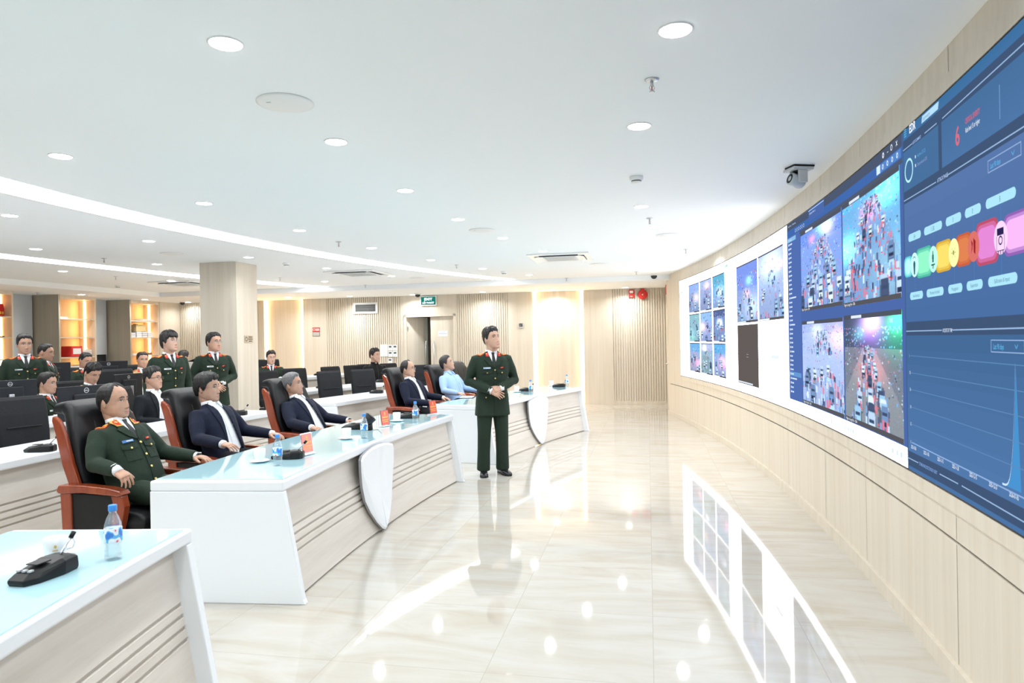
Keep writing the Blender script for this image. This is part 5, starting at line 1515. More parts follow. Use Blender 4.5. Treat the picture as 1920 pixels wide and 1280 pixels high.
        patch('name_tag', jo, [(nm, rect(-.085, .316, .078, .019), .0125, .006), (WHITEP if tagc[0] < .5 else DARKP, rect(-.076, .316, .045, .005), .0138, .005)])
        patch('badge', jo, [(TABRED, rect(.085, .318, .034, .014, .003), .0125, .006), (GOLD, disc(.082, .318, .004), .014, .005)])
    elif suit:
        SH = [(z, w * .93, f * .93, bk * .9) if z < .45 else (z, w * .985, f * .985, bk * .98) for z, w, f, bk in torso_sections(fat, -.10, 0)]
        sb = MB(); sb.loft([[T @ v for v in superring(z, w, f, bk)] for z, w, f, bk in SH])
        SV, SF = bake(sb.v, sb.f, .012, 2); b = MB(); b.use(SHIRTW, True); b.add(SV, SF); so = b.build('shirt', None, o)
        sbv = BVHTree.FromPolygons([Vector(v) for v in sb.v], sb.f)
        def sproj(y, z):
            h = sbv.ray_cast(T @ Vector((.32, y, z)), T0 @ Vector((-1, 0, 0)))
            if h[0] is None or (Ti @ h[0]).x < -.005: h = sbv.find_nearest(T @ Vector((.05, y, z)))
            return (h[0], h[1])
        patch('placket', so, [(SHIRTW, rect(.0, .20, .030, .50), .003, .003)], sproj)
        for z in (.42, .33, .24, .15, .06): patch('shirt_button', so, [(PAPER, disc(0, z, .005), .0055, .003)], sproj)
        for s in (1, -1): patch('collar_point', so, [(SHIRTW, [(s * .008, .492), (s * .058, .512), (s * .070, .485), (s * .052, .435)], .010, .006)], sproj)
        patch('belt', o, [(BLACKP, rect(0, -.035, .22, .03), .004, .004), (SILVER, rect(0, -.035, .035, .028), .008, .004)], sproj)
        for s in (1, -1):
            zs = [.512, .47, .42, .36, .28, .20, .12, .04, -.06, hem + .01]
            inner = [(s * (np.interp(z, *op) - .004), z) for z in zs]
            wd = [.014, .030, .058, .056, .034, .018, .014, .014, .014, .014]
            outer = [(s * (np.interp(z, *op) + w_), z) for z, w_ in zip(zs, wd)]
            patch('lapel', jo, [(cloth, inner + outer[::-1], .007, .008)])
            patch('side_pocket', jo, [(cloth, rect(s * .135, .0, .07, .03), .007, .006)])
    elif outfit in ('shirt', 'whiteshirt'):
        collar(cloth, .478, .520, .0715, gap=.4)
        patch('placket', jo, [(cloth, rect(0, .20, .032, .50), .005, .004)])
        for z in (.42, .33, .24, .15, .06): patch('shirt_button', jo, [(PAPER, disc(0, z, .005), .008, .003)])
        for s in (1, -1): patch('collar_point', jo, [(cloth, [(s * .008, .490), (s * .058, .512), (s * .072, .484), (s * .055, .428)], .012, .007)])
        patch('chest_pocket', jo, [(cloth, rect(.085, .25, .10, .11), .005, .004)])
    else:
        collar(cloth, .478, .525, .074, name='jacket_collar', gap=.35)
        patch('zip', jo, [(DARKP, rect(0, .20, .010, .56), .006, .004)])
    for s, sh, e, w, d, n, cu in AR:                               # shirt cuffs, wrist watch
        if outfit != 'jacket':
            b = MB(); b.use(cloth if outfit in ('shirt', 'whiteshirt') else SHIRTW, True); b.tube([w - d * .03, w + d * ((.024 if general else .008) if uni else .028)], [.036, .0345], 14); b.build('shirt_cuff', None, o)
        if watch == s:
            b = MB(); b.use(BLACKP, True); b.tube([w + d * .022, w + d * .042], [.031, .031], 14); wo = b.build('wrist_watch', None, o)
            b = MB(); b.use(SILVER, True); q = w + d * .032 + n * .029; b.tube([q, q + n * .007], .016, 14); b.build('watch_case', None, wo)
    if legs:
        tm = UGREEN if outfit == 'uniform' else DARKT
        b = MB()
        b.loft([[Vector((0, 0, pel)) + v for v in superring(z, w, f, bk, 24)] for z, w, f, bk in ((-.11, .15, .10, .11), (-.06, .178, .115, .125), (.02, .18, .115, .125), (.09, .165, .105, .105))])
        for s, hp_, kn, an in hips:
            if sit: b.tube([hp_ - Vector((.05, 0, 0)), hp_.lerp(kn, .5), kn, kn.lerp(an, .5), an], [.092, .085, .070, .062, .058], 16); b.ball(kn, .069, 12, 8)
            else: b.tube([hp_ + Vector((0, 0, .03)), hp_.lerp(kn, .4), kn, kn.lerp(an, .55), an + Vector((0, 0, -.035))], [.100, .094, .078, .074, .078], 18)
        TV, TF = bake(b.v, b.f, .011, 3); b = MB(); b.use(tm, True); b.add(TV, TF); b.build('trousers', None, o)
        for s, hp_, kn, an in hips:
            b = MB(); b.use(SHOEB, True); rings = []
            for x, hw, ht, zz in ((-.085, .022, .03, .035), (-.075, .036, .045, .045), (-.03, .040, .052, .05), (.03, .042, .042, .042), (.09, .048, .030, .030), (.14, .046, .026, .026), (.175, .034, .022, .022), (.19, .015, .014, .016)):
                rings.append([Vector((an.x + x, an.y + s * x * .18 + hw * math.copysign(abs(math.cos(a)) ** .8, math.cos(a)), zz + ht * math.copysign(abs(math.sin(a)) ** .8, math.sin(a)) - .004)) for a in [2 * math.pi * q / 16 for q in range(16)]])
            for r_ in rings:
                for v in r_: v.z = max(.012, v.z)
            b.loft(rings); b.use(BLACKP)
            b.prism([(an.x + x, an.y + s * x * .18 + q) for x, q in ((-.085, .03), (0, .038), (.09, .05), (.15, .047), (.188, .02), (.188, -.02), (.15, -.047), (.09, -.05), (0, -.038), (-.085, -.03))], .014)
            b.build('shoe', None, o)
    return o
# ------------------------------------------------------------ lit bookcases on the left wall
GLOWB = wood('bookcase_inside', (.62, .46, .28), (.68, .52, .33), (.72, .57, .38), scale=(11, 11, .3))
BCW = emis('bookcase_led', (1, .53, .19), 17)
BCP = []
def bookcase(q0, q1, label):
    t = empty('bookcase', RM(-12.71 - .34, (q0 + q1) / 2, 0), ROOM_YAW, label, 'bookcase', 'lit bookcases')
    w = q1 - q0; D = .68; H = SOFF
    for s in (-1, 1):
        b = mb(OAK_SHADED if s < 0 else OAK); b.box((0, s * (w / 2 - .02), H / 2), (D, .04, H)); b.build('side_panel', None, t)
    b = mb(GLOWB); b.box((-D / 2 + .01 + .22, 0, H / 2), (.02, w - .08, H)); b.build('back_panel', None, t)
    b = mb(OAK); b.box((0, 0, H - .04), (D, w - .08, .08)); b.build('top_panel', None, t)
    b = mb(OAK); b.box((.02, 0, .45), (D - .04, w - .08, .9)); b.build('lower_cabinet', None, t)
    zs = (.92, 1.16, 1.41, 1.86, 2.28)
    for z in zs:
        b = mb(OAK); b.box((.11, 0, z - .012), (.44, w - .08, .024)); b.build('shelf', None, t)
    b = mb(BCW); b.box((.07, w / 2 - .046, 1.83), (.045, .012, 1.74)); b.build('light_strip', None, t)
    BCP.append((t, w))
    return lambda x, y, z: t.matrix_basis @ Vector((x, y, z))
bp1 = bookcase(10.68, 11.71, 'lit bookcase at the left edge of the photo with a red sign on its shelf')
bp2 = bookcase(12.80, 13.84, 'middle lit bookcase with a red binder on its shelf')
bp3 = bookcase(14.91, 15.95, 'right lit bookcase with a cream box on stacked books')
def item(name, f, x, y, z, label, cat, yaw=0, group=None): return empty(name, f(x, y, z), ROOM_YAW + yaw, label, cat, group)
def boxthing(name, P, d, m, label, cat, yaw=0, bevel=.003, group=None):
    b = mb(m); b.box((0, 0, d[2] / 2), d); o = b.build(name, None, None, bevel=bevel); o.location = P; o.rotation_euler = (0, 0, ROOM_YAW + yaw); return tag(o, label, cat, group)
RS = mat('sign_red', (.70, .03, .03), .5); YS_ = mat('sign_yellow', (.95, .65, .08), .5)
t = item('red_sign', bp1, .14, .28, 2.28, 'red signboard with yellow lettering leaning in the leftmost bookcase', 'sign')
b = mb(RS); b.prism([(-.24, 0), (.24, 0), (.17, .26), (-.17, .26)], .02, Matrix(((0, 0, 1, 0), (1, 0, 0, 0), (0, 1, 0, 0), (0, 0, 0, 1)))); b.build('board', None, t, bevel=.003)
b = mb(YS_)
for k in range(7): b.box((.0215, -.17 + k * .055, .075), (.002, .036, .055))
for k in range(3): b.box((.0215, -.05 + k * .045, .17), (.002, .03, .022))
b.build('lettering', None, t)
BKC = [mat('book_%d' % i, c, .6) for i, c in enumerate(((.05, .05, .07), (.12, .08, .22), (.55, .50, .55), (.62, .55, .58), (.80, .78, .74), (.25, .12, .06)))]
def book(P, d, m, label, yaw=0, group=None, name='book'):
    t = empty(name, P, ROOM_YAW + yaw, label, 'book', group)
    b = mb(m); b.box((0, 0, .002), (d[0], d[1], .004)); b.box((0, 0, d[2] - .002), (d[0], d[1], .004)); b.box((-d[0] / 2 + .002, 0, d[2] / 2), (.004, d[1], d[2])); b.build('cover', None, t)
    b = mb(PAPER); b.box((.003, 0, d[2] / 2), (d[0] - .01, d[1] - .012, d[2] - .008)); b.build('pages', None, t)
    return t
boxthing('dark_folder', bp1(.15, .2, 1.86), (.25, .34, .02), BKC[0], 'thin dark folder lying on a shelf of the leftmost bookcase', 'folder')
boxthing('paper_stack', bp2(.12, -.28, 2.28), (.24, .20, .035), PAPER, 'small white paper stack on the top shelf of the middle bookcase', 'papers')
boxthing('black_stapler', bp2(.16, -.40, 1.86), (.05, .12, .04), BLACKP, 'small black object at the end of a shelf of the middle bookcase', 'stapler')
t = item('ring_binder', bp2, .14, .02, 1.41, 'thick red ring binder on a shelf of the middle bookcase', 'binder')
b = mb(RS); b.box((0, 0, .125), (.28, .30, .24)); b.build('cover', None, t, bevel=.012)
b = mb(PAPER); b.box((.142, 0, .13), (.002, .22, .13)); b.build('spine_label', None, t)
for k, (c, lab) in enumerate(((3, 'pale pink book lying lowest beside the red binder'), (2, 'grey pink book lying between two books beside the red binder'), (3, 'pale book lying topmost beside the red binder'))):
    book(bp2(.14, .33, 1.41 + k * .056), (.26, .26, .055), BKC[c], lab, 0, 'books beside the red binder')
boxthing('paper_stack', bp2(.12, .05, 1.16), (.26, .46, .05), PAPER, 'wide pile of loose papers on the lower shelf of the middle bookcase', 'papers')
boxthing('black_folder', bp2(.12, .30, 1.16), (.26, .2, .06), BKC[0], 'black folder beside the loose papers of the middle bookcase', 'folder')
t = item('file_box', bp2, .12, -.05, .92, 'teal file box on the lowest open shelf of the middle bookcase', 'box')
b = mb(mat('teal_card', (.02, .22, .26), .6)); b.box((0, 0, .08), (.28, .5, .16)); b.build('body', None, t, bevel=.004)
b = mb(mat('teal_card', (.02, .22, .26), .6)); b.box((0, 0, .168), (.29, .51, .018)); b.build('lid', None, t, bevel=.003)
for k, lab in enumerate(('thin white magazine lying lower on the top shelf of the right bookcase', 'thin white magazine lying upper on the top shelf of the right bookcase')):
    book(bp3(.14, .22, 2.28 + .025 * k), (.26, .40, .024), BKC[4], lab, .05 * k, 'magazines on the top shelf')
for k, (y, c, n, lab) in enumerate(((-.34, 1, .12, 'dark blue books'), (-.12, 3, .15, 'pale books'), (.08, 1, .15, 'violet books'), (.28, 2, .13, 'grey books'))):
    for j in range(3): book(bp3(.14, y, 1.86 + j * n / 3), (.26, .19, n / 3 - .002), BKC[c], '%s of the %s under the cream box in the right bookcase' % (('lowest', 'middle one', 'topmost')[j], lab), 0, 'stacked books in the right bookcase')
t = item('cream_box', bp3, .13, -.03, 2.011, 'cream coloured carton on the stacked books in the right bookcase', 'box')
b = mb(mat('cream_card', (.75, .60, .30), .6)); b.box((0, 0, .085), (.24, .34, .17)); b.build('body', None, t, bevel=.004)
b = mb(BLACKP); b.box((0, -.05, .18), (.08, .08, .02)); b.build('handle', None, t, bevel=.003)
boxthing('paper_stack', bp3(.12, -.1, 1.41), (.26, .42, .035), PAPER, 'papers lying on the shelf behind the tan uniformed officer', 'papers')
boxthing('brown_folder', bp3(.14, .22, 1.41), (.26, .2, .05), BKC[5], 'brown folder beside the papers behind the tan uniformed officer', 'folder')
# ------------------------------------------------------------ things on the far wall
QN = QF - .006
def wallbox(b, p0, p1, z0, z1, d=.02, q=QN): rbox(b, p0, p1, q - d, q, z0, z1)
def walltext(b, body, p, z, size, d, align='CENTER', bold=0.0, ws=1.0):
    text_on(b, body, size, RM(p, QN - d, z), E1, (0, 0, 1), align, bold, ws)
class WThing:
    def __init__(s, name, p, z, label, cat, group=None): s.o = empty(name, RM(p, QN, z), 0, label, cat, group); s.inv = Matrix.Translation(-s.o.location)
    def part(s, b, name, par=None, **k):
        o = b.build(name, None, par or s.o, **k)
        if not par: o.matrix_parent_inverse = s.inv
        return o
w = WThing('exit_sign', -5.475, 2.54, 'green lit EXIT sign above the double door', 'sign')
b = mb(WHITEP); wallbox(b, -5.69, -5.26, 2.53, 2.775, .05); w.part(b, 'housing', bevel=.006)
b = mb(emis('exit_green', (.01, .12, .10), 1.0)); wallbox(b, -5.67, -5.28, 2.55, 2.755, .052); w.part(b, 'green_face')
b = mb(emis('exit_white', (.85, 1, .98), 1.6)); walltext(b, 'EXIT', -5.475, 2.665, .085, .0535, bold=.02, ws=1.25); walltext(b, 'LỐI THOÁT', -5.475, 2.58, .06, .0535, bold=.015); w.part(b, 'lettering')
w = WThing('air_grille', -7.2, 2.38, 'white framed dark air grille high on the slatted wall', 'vent')
b = mb(WHITEP)
for a in ((-7.54, -6.86, 2.37, 2.42), (-7.54, -6.86, 2.61, 2.66), (-7.54, -7.48, 2.42, 2.61), (-6.92, -6.86, 2.42, 2.61)): wallbox(b, *a, .025)
w.part(b, 'frame', bevel=.004)
b = mb(BLACKP); wallbox(b, -7.48, -6.92, 2.42, 2.61, .002); w.part(b, 'duct_opening')
b = mb(GREYP)
for k in range(7): wallbox(b, -7.48, -6.92, 2.43 + k * .027, 2.436 + k * .027, .016)
w.part(b, 'louvres')
w = WThing('no_smoking_sign', -8.60, 1.81, 'small red and grey no smoking plate on the panel right of the column', 'sign')
b = mb(RS); wallbox(b, -8.71, -8.50, 1.925, 2.04, .006); w.part(b, 'red_plate')
b = mb(mat('plate_grey', (.28, .26, .23), .4)); wallbox(b, -8.71, -8.50, 1.81, 1.92, .006); w.part(b, 'grey_plate')
b = mb(PAPER)
def wring(b, p, z, r0, r1, d, n=24):
    vs = [RM(p + r * math.cos(a), QN - d, z + r * math.sin(a)) for a in [2 * math.pi * k / n for k in range(n)] for r in (r0, r1)]
    b.add(vs, [(2 * k, 2 * k + 1, (2 * k + 3) % (2 * n), (2 * k + 2) % (2 * n)) for k in range(n)])
wring(b, -8.665, 1.985, .024, .033, .0075)
for k in range(2): wallbox(b, -8.62, -8.515, 1.99 - k * .035, 2.01 - k * .035, .0075)
for k in range(3): wallbox(b, -8.69, -8.52, 1.895 - k * .03, 1.905 - k * .03, .0075)
w.part(b, 'white_print')
w = WThing('wall_notice', -6.72, 1.24, 'white paper schedule taped on the slatted wall beside the switches', 'notice')
b = mb(PAPER); wallbox(b, -6.82, -6.61, 1.25, 1.56, .003); w.part(b, 'paper')
b = mb(mat('print_grey', (.45, .46, .5), .7))
for k in range(7): wallbox(b, -6.81, -6.62, 1.28 + k * .04, 1.284 + k * .04, .004)
wallbox(b, -6.717, -6.713, 1.26, 1.55, .004); w.part(b, 'printed_lines')
SCR_ = mat('switch_screen', (.10, .14, .13), .2)
for i, (p, z, lab) in enumerate(((-6.535, 1.47, 'upper left'), (-6.405, 1.47, 'upper right'), (-6.535, 1.31, 'lower left'), (-6.405, 1.31, 'lower right'), (-6.545, 1.13, 'single lowest'))):
    w = WThing('wall_controller', p, z, '%s white control box with a small dark display on the slatted wall' % lab, 'control panel', 'control boxes on the slatted wall')
    b = mb(WHITEP); wallbox(b, p - .06, p + .06, z - .075, z + .075, .022); w.part(b, 'housing', bevel=.004)
    b = mb(SCR_); wallbox(b, p - .036, p + .036, z + .005, z + .05, .0235); w.part(b, 'display')
    b = mb(GREYP); wallbox(b, p - .02, p + .02, z - .05, z - .04, .0235); w.part(b, 'button')
w = WThing('temperature_gauge', -3.09, 1.91, 'small square dark gauge on the plain panel right of the door', 'gauge')
b = mb(GREYP); wallbox(b, -3.145, -3.035, 1.905, 2.03, .018); w.part(b, 'housing', bevel=.004)
b = mb(BLACKP); wallbox(b, -3.13, -3.05, 1.945, 2.015, .0195); w.part(b, 'display')
b = mb(PAPER); wallbox(b, -3.12, -3.06, 1.985, 1.99, .0205); wallbox(b, -3.12, -3.08, 1.965, 1.97, .0205); w.part(b, 'digits')
w = WThing('fire_call_point', -.365, 2.585, 'red square fire alarm lamp box on the slatted wall left of the bell', 'fire alarm')
b = mb(REDP); wallbox(b, -.43, -.30, 2.58, 2.77, .05); w.part(b, 'housing', bevel=.008)
b = mb(PAPER); wallbox(b, -.405, -.325, 2.685, 2.745, .052); w.part(b, 'lens')
b = mb(PAPER); wallbox(b, -.39, -.34, 2.60, 2.615, .0515); w.part(b, 'printed_strip')
w = WThing('fire_bell', -.10, 2.60, 'round red fire bell on the slatted wall in the far corner', 'fire alarm')
BM = Matrix.Translation(RM(-.10, QN, 2.645)) @ Matrix.Rotation(ROOM_YAW, 4, 'Z') @ Matrix.Rotation(math.pi / 2, 4, 'X')
b = mb(REDP, True); b.lathe([(.05, 0), (.05, .03), (.115, .035), (.118, .05), (.10, .075), (.05, .09), (.01, .093)], 28, mtx=BM); w.part(b, 'gong')
b = mb(REDP); wallbox(b, -.14, -.06, 2.745, 2.795, .05); w.part(b, 'mounting_box', bevel=.004)
b = mb(CHROME, True); b.lathe([(.018, .09), (.016, .10), (.004, .104)], 14, mtx=BM); w.part(b, 'centre_bolt')
P = Vector((3.46, 15.0, 2.66)); t = empty('fire_strobe', P, 0, 'red fire strobe on the corner wall beside the video wall', 'fire alarm')
b = mb(REDP); b.box((-.035, 0, 0), (.05, .10, .22), 0); b.build('housing', None, t, bevel=.008)
b = mb(mat('strobe_lens', (.7, .2, .18), .2)); b.box((-.063, 0, .03), (.012, .07, .07)); b.build('lens', None, t, bevel=.004)
# note on the closed door leaf
w = WThing('door_notice', -5.13, 1.74, 'white paper note taped on the closed door leaf', 'notice')
b = mb(PAPER); rbox(b, -5.26, -5.01, QF + .045, QF + .049, 1.74, 1.88); w.part(b, 'paper')
b = mb(mat('print_blue', (.25, .30, .5), .7))
for k in range(9): rbox(b, -5.24 + k * .025, -5.224 + k * .025, QF + .0435, QF + .045, 1.80, 1.816)
for k in range(5): rbox(b, -5.20 + k * .03, -5.18 + k * .03, QF + .0435, QF + .045, 1.845, 1.856)
w.part(b, 'printed_lines')
# plate on the column (its face towards the room)
P = RM(-6.242, 9.86, 0); t = empty('column_sign', P + Vector((0, 0, 1.70)), ROOM_YAW, 'small dark brass no smoking plate on the column', 'sign')
b = mb(mat('brass_plate', (.50, .44, .36), .35, metal=.3)); b.box((.003, 0, .0), (.006, .24, .115)); b.build('plate', None, t)
b = mb(BLACKP)
n = 20; vs = [Vector((.0068, -.07 + r * math.cos(a), .0 + r * math.sin(a))) for a in [2 * math.pi * k / n for k in range(n)] for r in (.026, .036)]
b.add(vs, [(2 * k, 2 * k + 1, (2 * k + 3) % (2 * n), (2 * k + 2) % (2 * n)) for k in range(n)])
for k, wd in enumerate((.10, .12, .09)): b.box((.0066, .04, .032 - k * .032), (.001, wd, .013))
b.build('engraved_print', None, t)

# ------------------------------------------------------------ things on the ceiling
sp0 = empty('ceiling_speaker')
b = mb(mat('speaker_grille_white', (.60, .66, .70), .7), True); b.lathe([(.132, -.001), (.130, -.008), (.02, -.009)], 40); b.build('grille', None, sp0)
b = mb(WHITEP, True); b.lathe([(.132, 0), (.150, -.001), (.150, -.006), (.132, -.010)], 40); b.build('rim', None, sp0)
b = mb(GREYP); b.box((-.07, -.05, -.0095), (.025, .012, .002)); b.build('maker_badge', None, sp0)
for (x, y, z, lab) in ((535, 192, CEIL, 'large round ceiling speaker nearest the camera'), (903, 431, CEIL, 'round ceiling speaker over the standing officer'), (322, 475, CEIL, 'round ceiling speaker above and left of the column'),
                       (1252, 440, CEIL, 'round ceiling speaker near the middle of the video wall'), (1122, 495, CEIL, 'round ceiling speaker right of the far air conditioner'), (782, 521, CEIL, 'round ceiling speaker behind the long light strip')):
    place(sp0, at(x, y, z), ROOM_YAW, lab, 'ceiling speaker', 'round ceiling speakers')
sk0 = empty('sprinkler_head')
b = mb(SILVER, True); b.lathe([(.036, 0), (.036, -.004), (.020, -.010), (.010, -.012)], 20); b.build('escutcheon', None, sk0)
b = mb(SILVER, True); b.lathe([(.009, -.008), (.009, -.03), (.006, -.034)], 12)
for s in (-1, 1): b.tube([(s * .006, 0, -.03), (s * .013, 0, -.042), (s * .004, 0, -.06)], .0022, 6)
b.lathe([(.004, -.056), (.015, -.062), (.015, -.064), (.003, -.066)], 14); b.build('frame', None, sk0)
b = mb(mat('sprinkler_bulb', (.55, .08, .06), .1), True); b.tube([(0, 0, -.034), (0, 0, -.056)], .003, 8); b.build('glass_bulb', None, sk0)
for (x, y, z, lab) in ((1222, 149, CEIL, 'nearest the camera'), (1218, 409, CEIL, 'left of the downlights by the video wall'), (1286, 467, CEIL, 'nearest the white part of the video wall'), (635, 453, CEIL, 'before the light strip, right of the column'),
                       (856, 496, CEIL, 'before the far end of the light strip'), (195, 484, CEIL, 'left, before the second light strip'), (217, 518, CEIL, 'left, behind the second light strip'), (525, 520, CEIL, 'just right of the column top'), (685, 534, CEIL, 'behind the left air conditioner'),
                       (1062, 521, CEIL, 'far right of the light strip end'), (1193, 509, CEIL, 'left of the far dome camera'), (70, 548, SOFF, 'before the left bookcases'), (351, 548, CEIL, 'left of the column top')):
    place(sk0, at(x, y, z), 0, 'small silver sprinkler head %s' % lab, 'sprinkler', 'ceiling sprinklers')
sd0 = empty('smoke_detector')
b = mb(WHITEP, True); b.lathe([(.055, 0), (.056, -.012), (.052, -.030), (.045, -.034)], 28); b.build('base', None, sd0)
b = mb(DARKP, True); b.lathe([(.040, -.033), (.040, -.042)], 24); b.build('sensor_slots', None, sd0)
b = mb(WHITEP, True); b.lathe([(.042, -.041), (.040, -.049), (.006, -.052)], 24); b.build('cap', None, sd0)
for (x, y, lab) in ((1193, 331, 'white smoke detector on the ceiling between two downlights'), (537, 493, 'smoke detector right of the column top'), (945, 509, 'smoke detector at the far end of the light strip'), (221, 535, 'smoke detector at the left before the bookcases')):
    place(sd0, at(x, y, CEIL), 0, lab, 'smoke detector', 'ceiling smoke detectors')
ac0 = empty('ceiling_air_conditioner')
b = mb(WHITEP); b.box((0, 0, -.012), (.95, .95, .024)); b.build('panel', None, ac0, bevel=.01)
b = mb(mat('ac_grille', (.60, .63, .64), .5)); b.box((0, 0, -.032), (.50, .50, .018)); b.build('intake_grille', None, ac0, bevel=.006)
b = mb(GREYP)
for k in range(9): b.box((0, -.2 + k * .05, -.0415), (.46, .006, .002))
b.build('grille_slots', None, ac0)
for k in range(4):
    M_ = Matrix.Rotation(k * math.pi / 2, 4, 'Z')
    b = mb(BLACKP); b.box(M_ @ Vector((.345, 0, -.0245)), (.08, .60, .003), k * math.pi / 2); b.build('outlet', None, ac0)
    b = mb(WHITEP); b.box(M_ @ Vector((.338, 0, -.034)), (.09, .60, .005), mtx=M_ @ Matrix.Rotation(.22, 4, 'Y')); b.build('louvre', None, ac0)
for (x, y, lab) in ((672, 511, 'square ceiling air conditioner right of the column, behind the light strip'), (1052, 481, 'square ceiling air conditioner in the far middle of the ceiling'), (345, 530, 'square ceiling air conditioner left of the column')):
    place(ac0, at(x, y, CEIL), ROOM_YAW, lab, 'air conditioner', 'ceiling air conditioners')
dm0 = empty('dome_camera')
b = mb(WHITEP, True); b.lathe([(.085, 0), (.085, -.02), (.070, -.028)], 28); b.build('base', None, dm0)
b = mb(mat('smoked_dome', (.03, .035, .04), .08), True); b.lathe([(.066, -.024), (.064, -.05), (.052, -.075), (.028, -.092), (.004, -.097)], 28); b.build('dome', None, dm0)
for (x, y, z, lab) in ((783, 550, SOFF, 'dome camera on the ceiling above the exit sign'), (1226, 514, CEIL, 'dome camera in the far right corner of the ceiling'), (342, 565, SOFF, 'dome camera on the ceiling left of the column')):
    place(dm0, at(x, y, z), 0, lab, 'camera', 'dome cameras')
P = at(1497, 312, CEIL); t = empty('ptz_camera', P, math.radians(190), 'grey swivelling camera hanging from the ceiling beside the video wall', 'camera')
CAMG = mat('camera_grey', (.55, .58, .60), .35)
b = mb(BLACKP); b.box((-.01, 0, -.006), (.17, .13, .012)); b.build('mount_plate', None, t)
b = mb(CAMG); b.box((.0, 0, -.026), (.17, .15, .022)); b.build('base', None, t, bevel=.006)
for s in (-1, 1):
    b = mb(CAMG); b.box((.0, s * .056, -.085), (.075, .022, .10)); b.build('yoke_arm', None, t, bevel=.008)
b = mb(BLACKP, True); b.lathe([(.045, -.036), (.045, -.05)], 18); b.build('swivel', None, t)
HM_ = Matrix.Translation((0, 0, -.115)) @ Matrix.Rotation(math.radians(75), 4, 'Y')
b = mb(CAMG, True); b.ball((0, 0, -.115), (.056, .044, .056), 18, 12); b.lathe([(.048, .0), (.048, .065), (.044, .078)], 20, mtx=HM_); hd = b.build('camera_head', None, t)
b = mb(BLACKP, True); b.lathe([(.040, .074), (.036, .08), (.004, .076)], 20, mtx=HM_); b.build('lens', None, hd)
# ------------------------------------------------------------ who sits and stands where
def seat(o, proto, label, group, back=.0, dyaw=0.0, base=0.0):
    y = o.rotation_euler.z + math.radians(dyaw)
    P = Vector(o.location) - Vector((math.cos(y), math.sin(y), 0)) * back
    return place(proto, (P.x, P.y, base), y, label, 'chair', group)
GE = 'red-brown framed leather armchairs'; GO = 'plain black office chairs'; GP = 'uniformed officers'
GREYH = (.15, .15, .155)
p = person('heavy officer in dark green uniform with gold collar tabs, leaning back in the nearest armchair', 213, 754, 4.95, -16, 'sit', 'uniform', 20, (12, 4, 0), ('rest', 'drape'), 'receding', fat=.035, general=True, watch=1, seed=1, wide=1.06, jaw=1.12, tagc=(.05, .16, .42), skinc=(.60, .37, .265), res=1.15)
seat(p, EXEC, 'red-brown framed black leather armchair nearest the camera, under the reclining general', GE, .0)
p = person('man with full black hair in a navy suit, white shirt open at the neck', 389, 728, 6.10, -18, 'sit', 'suit', 19, (14, 2, 0), ('rest', 'rest'), 'full', seed=2, wide=1.05, jaw=1.15, skinc=(.60, .38, .28), fat=.018, res=1.1)
seat(p, EXEC, 'red-brown framed leather armchair under the man with full black hair', GE)
p = person('grey-haired man in a navy suit leaning far back and looking up', 549, 722, 7.55, -22, 'sit', 'suit', 25, (18, 10, 0), ('rest', 'rest'), 'short', GREYH, seed=3, watch=1, wide=1.05, jaw=1.12, skinc=(.60, .37, .27), fat=.035)
seat(p, EXEC, 'red-brown framed leather armchair under the grey-haired man', GE)
p = person('balding man with glasses in a navy suit behind the furthest nameplate', 765, 692, 10.15, -26, 'sit', 'suit', 17, (14, 3, 0), ('rest', 'lap'), 'bald', glasses='thin', seed=4, wide=1.04, jaw=1.1, fat=.03)
seat(p, EXEC, 'red-brown framed leather armchair under the balding man with glasses', GE)
p = person('man in a light blue shirt and glasses looking up towards the screen', 838, 682, 11.05, -30, 'sit', 'shirt', 18, (22, 20, 0), ('rest', 'rest'), 'short', (.03, .03, .032), glasses='thin', seed=5, fat=.02)
seat(p, EXEC, 'red-brown framed leather armchair under the man in the light blue shirt', GE)
P = atY(886, 690, 12.6); place(EXEC, (P.x, P.y, 0), math.radians(-28), 'empty red-brown framed armchair mostly hidden behind the standing officer', 'chair', GE)
person('young officer in dark green uniform standing on the open floor with clasped hands', 922, 636, 8.15, -74, 'stand', 'uniform', 0, (26, 12, 4), ('clasp', 'clasp2'), 'spiky', seed=6, tagc=(.35, .48, .62), skinc=(.66, .43, .32), wide=.97, res=1.1)
p = person('man with black-rimmed glasses in a black suit seated in the second row', 287, 710, 8.15, -18, 'sit', 'blacksuit', 6, (12, 4, 0), ('lap', 'lap'), 'spiky', glasses='black', seed=7, skinc=(.62, .39, .29), legs=False)
seat(p, OFFC, 'black office chair under the man in the black suit with glasses', GO, .04, 30)
person('slim officer with a black fringe and glasses standing left of the column', 318, 642, 9.05, -34, 'stand', 'uniform', 0, (16, 10, -3), ('down', 'down'), 'bangs', glasses='thin', seed=8, skinc=(.68, .46, .36), wide=.95)
person('officer with glasses leaning against the column with clasped hands', 401, 642, 9.95, -48, 'stand', 'uniform', 0, (22, 2, 0), ('clasp', 'clasp2'), 'short', glasses='thin', seed=9, watch=1, wide=1.05, jaw=1.1)
person('officer standing at the left edge of the photo behind a large monitor', 46, 646, 9.5, -44, 'stand', 'uniform', 2, (4, -4, 0), ('down', 'down'), 'short', seed=10, tagc=(.3, .34, .36), skinc=(.60, .38, .28), wide=.96)
person('officer in profile standing behind the leftmost standing officer', 86, 661, 10.05, 8, 'stand', 'uniform', 4, (4, -8, 0), ('down', 'down'), 'crop', seed=11, skinc=(.58, .36, .27), wide=1.03)
p = person('officer with tousled black hair bending his head over the third-row desk', 173, 700, 9.6, -26, 'sit', 'uniform', -10, (6, -28, 0), ('desk', 'desk'), 'spiky', seed=12, legs=False, scale=1.08)
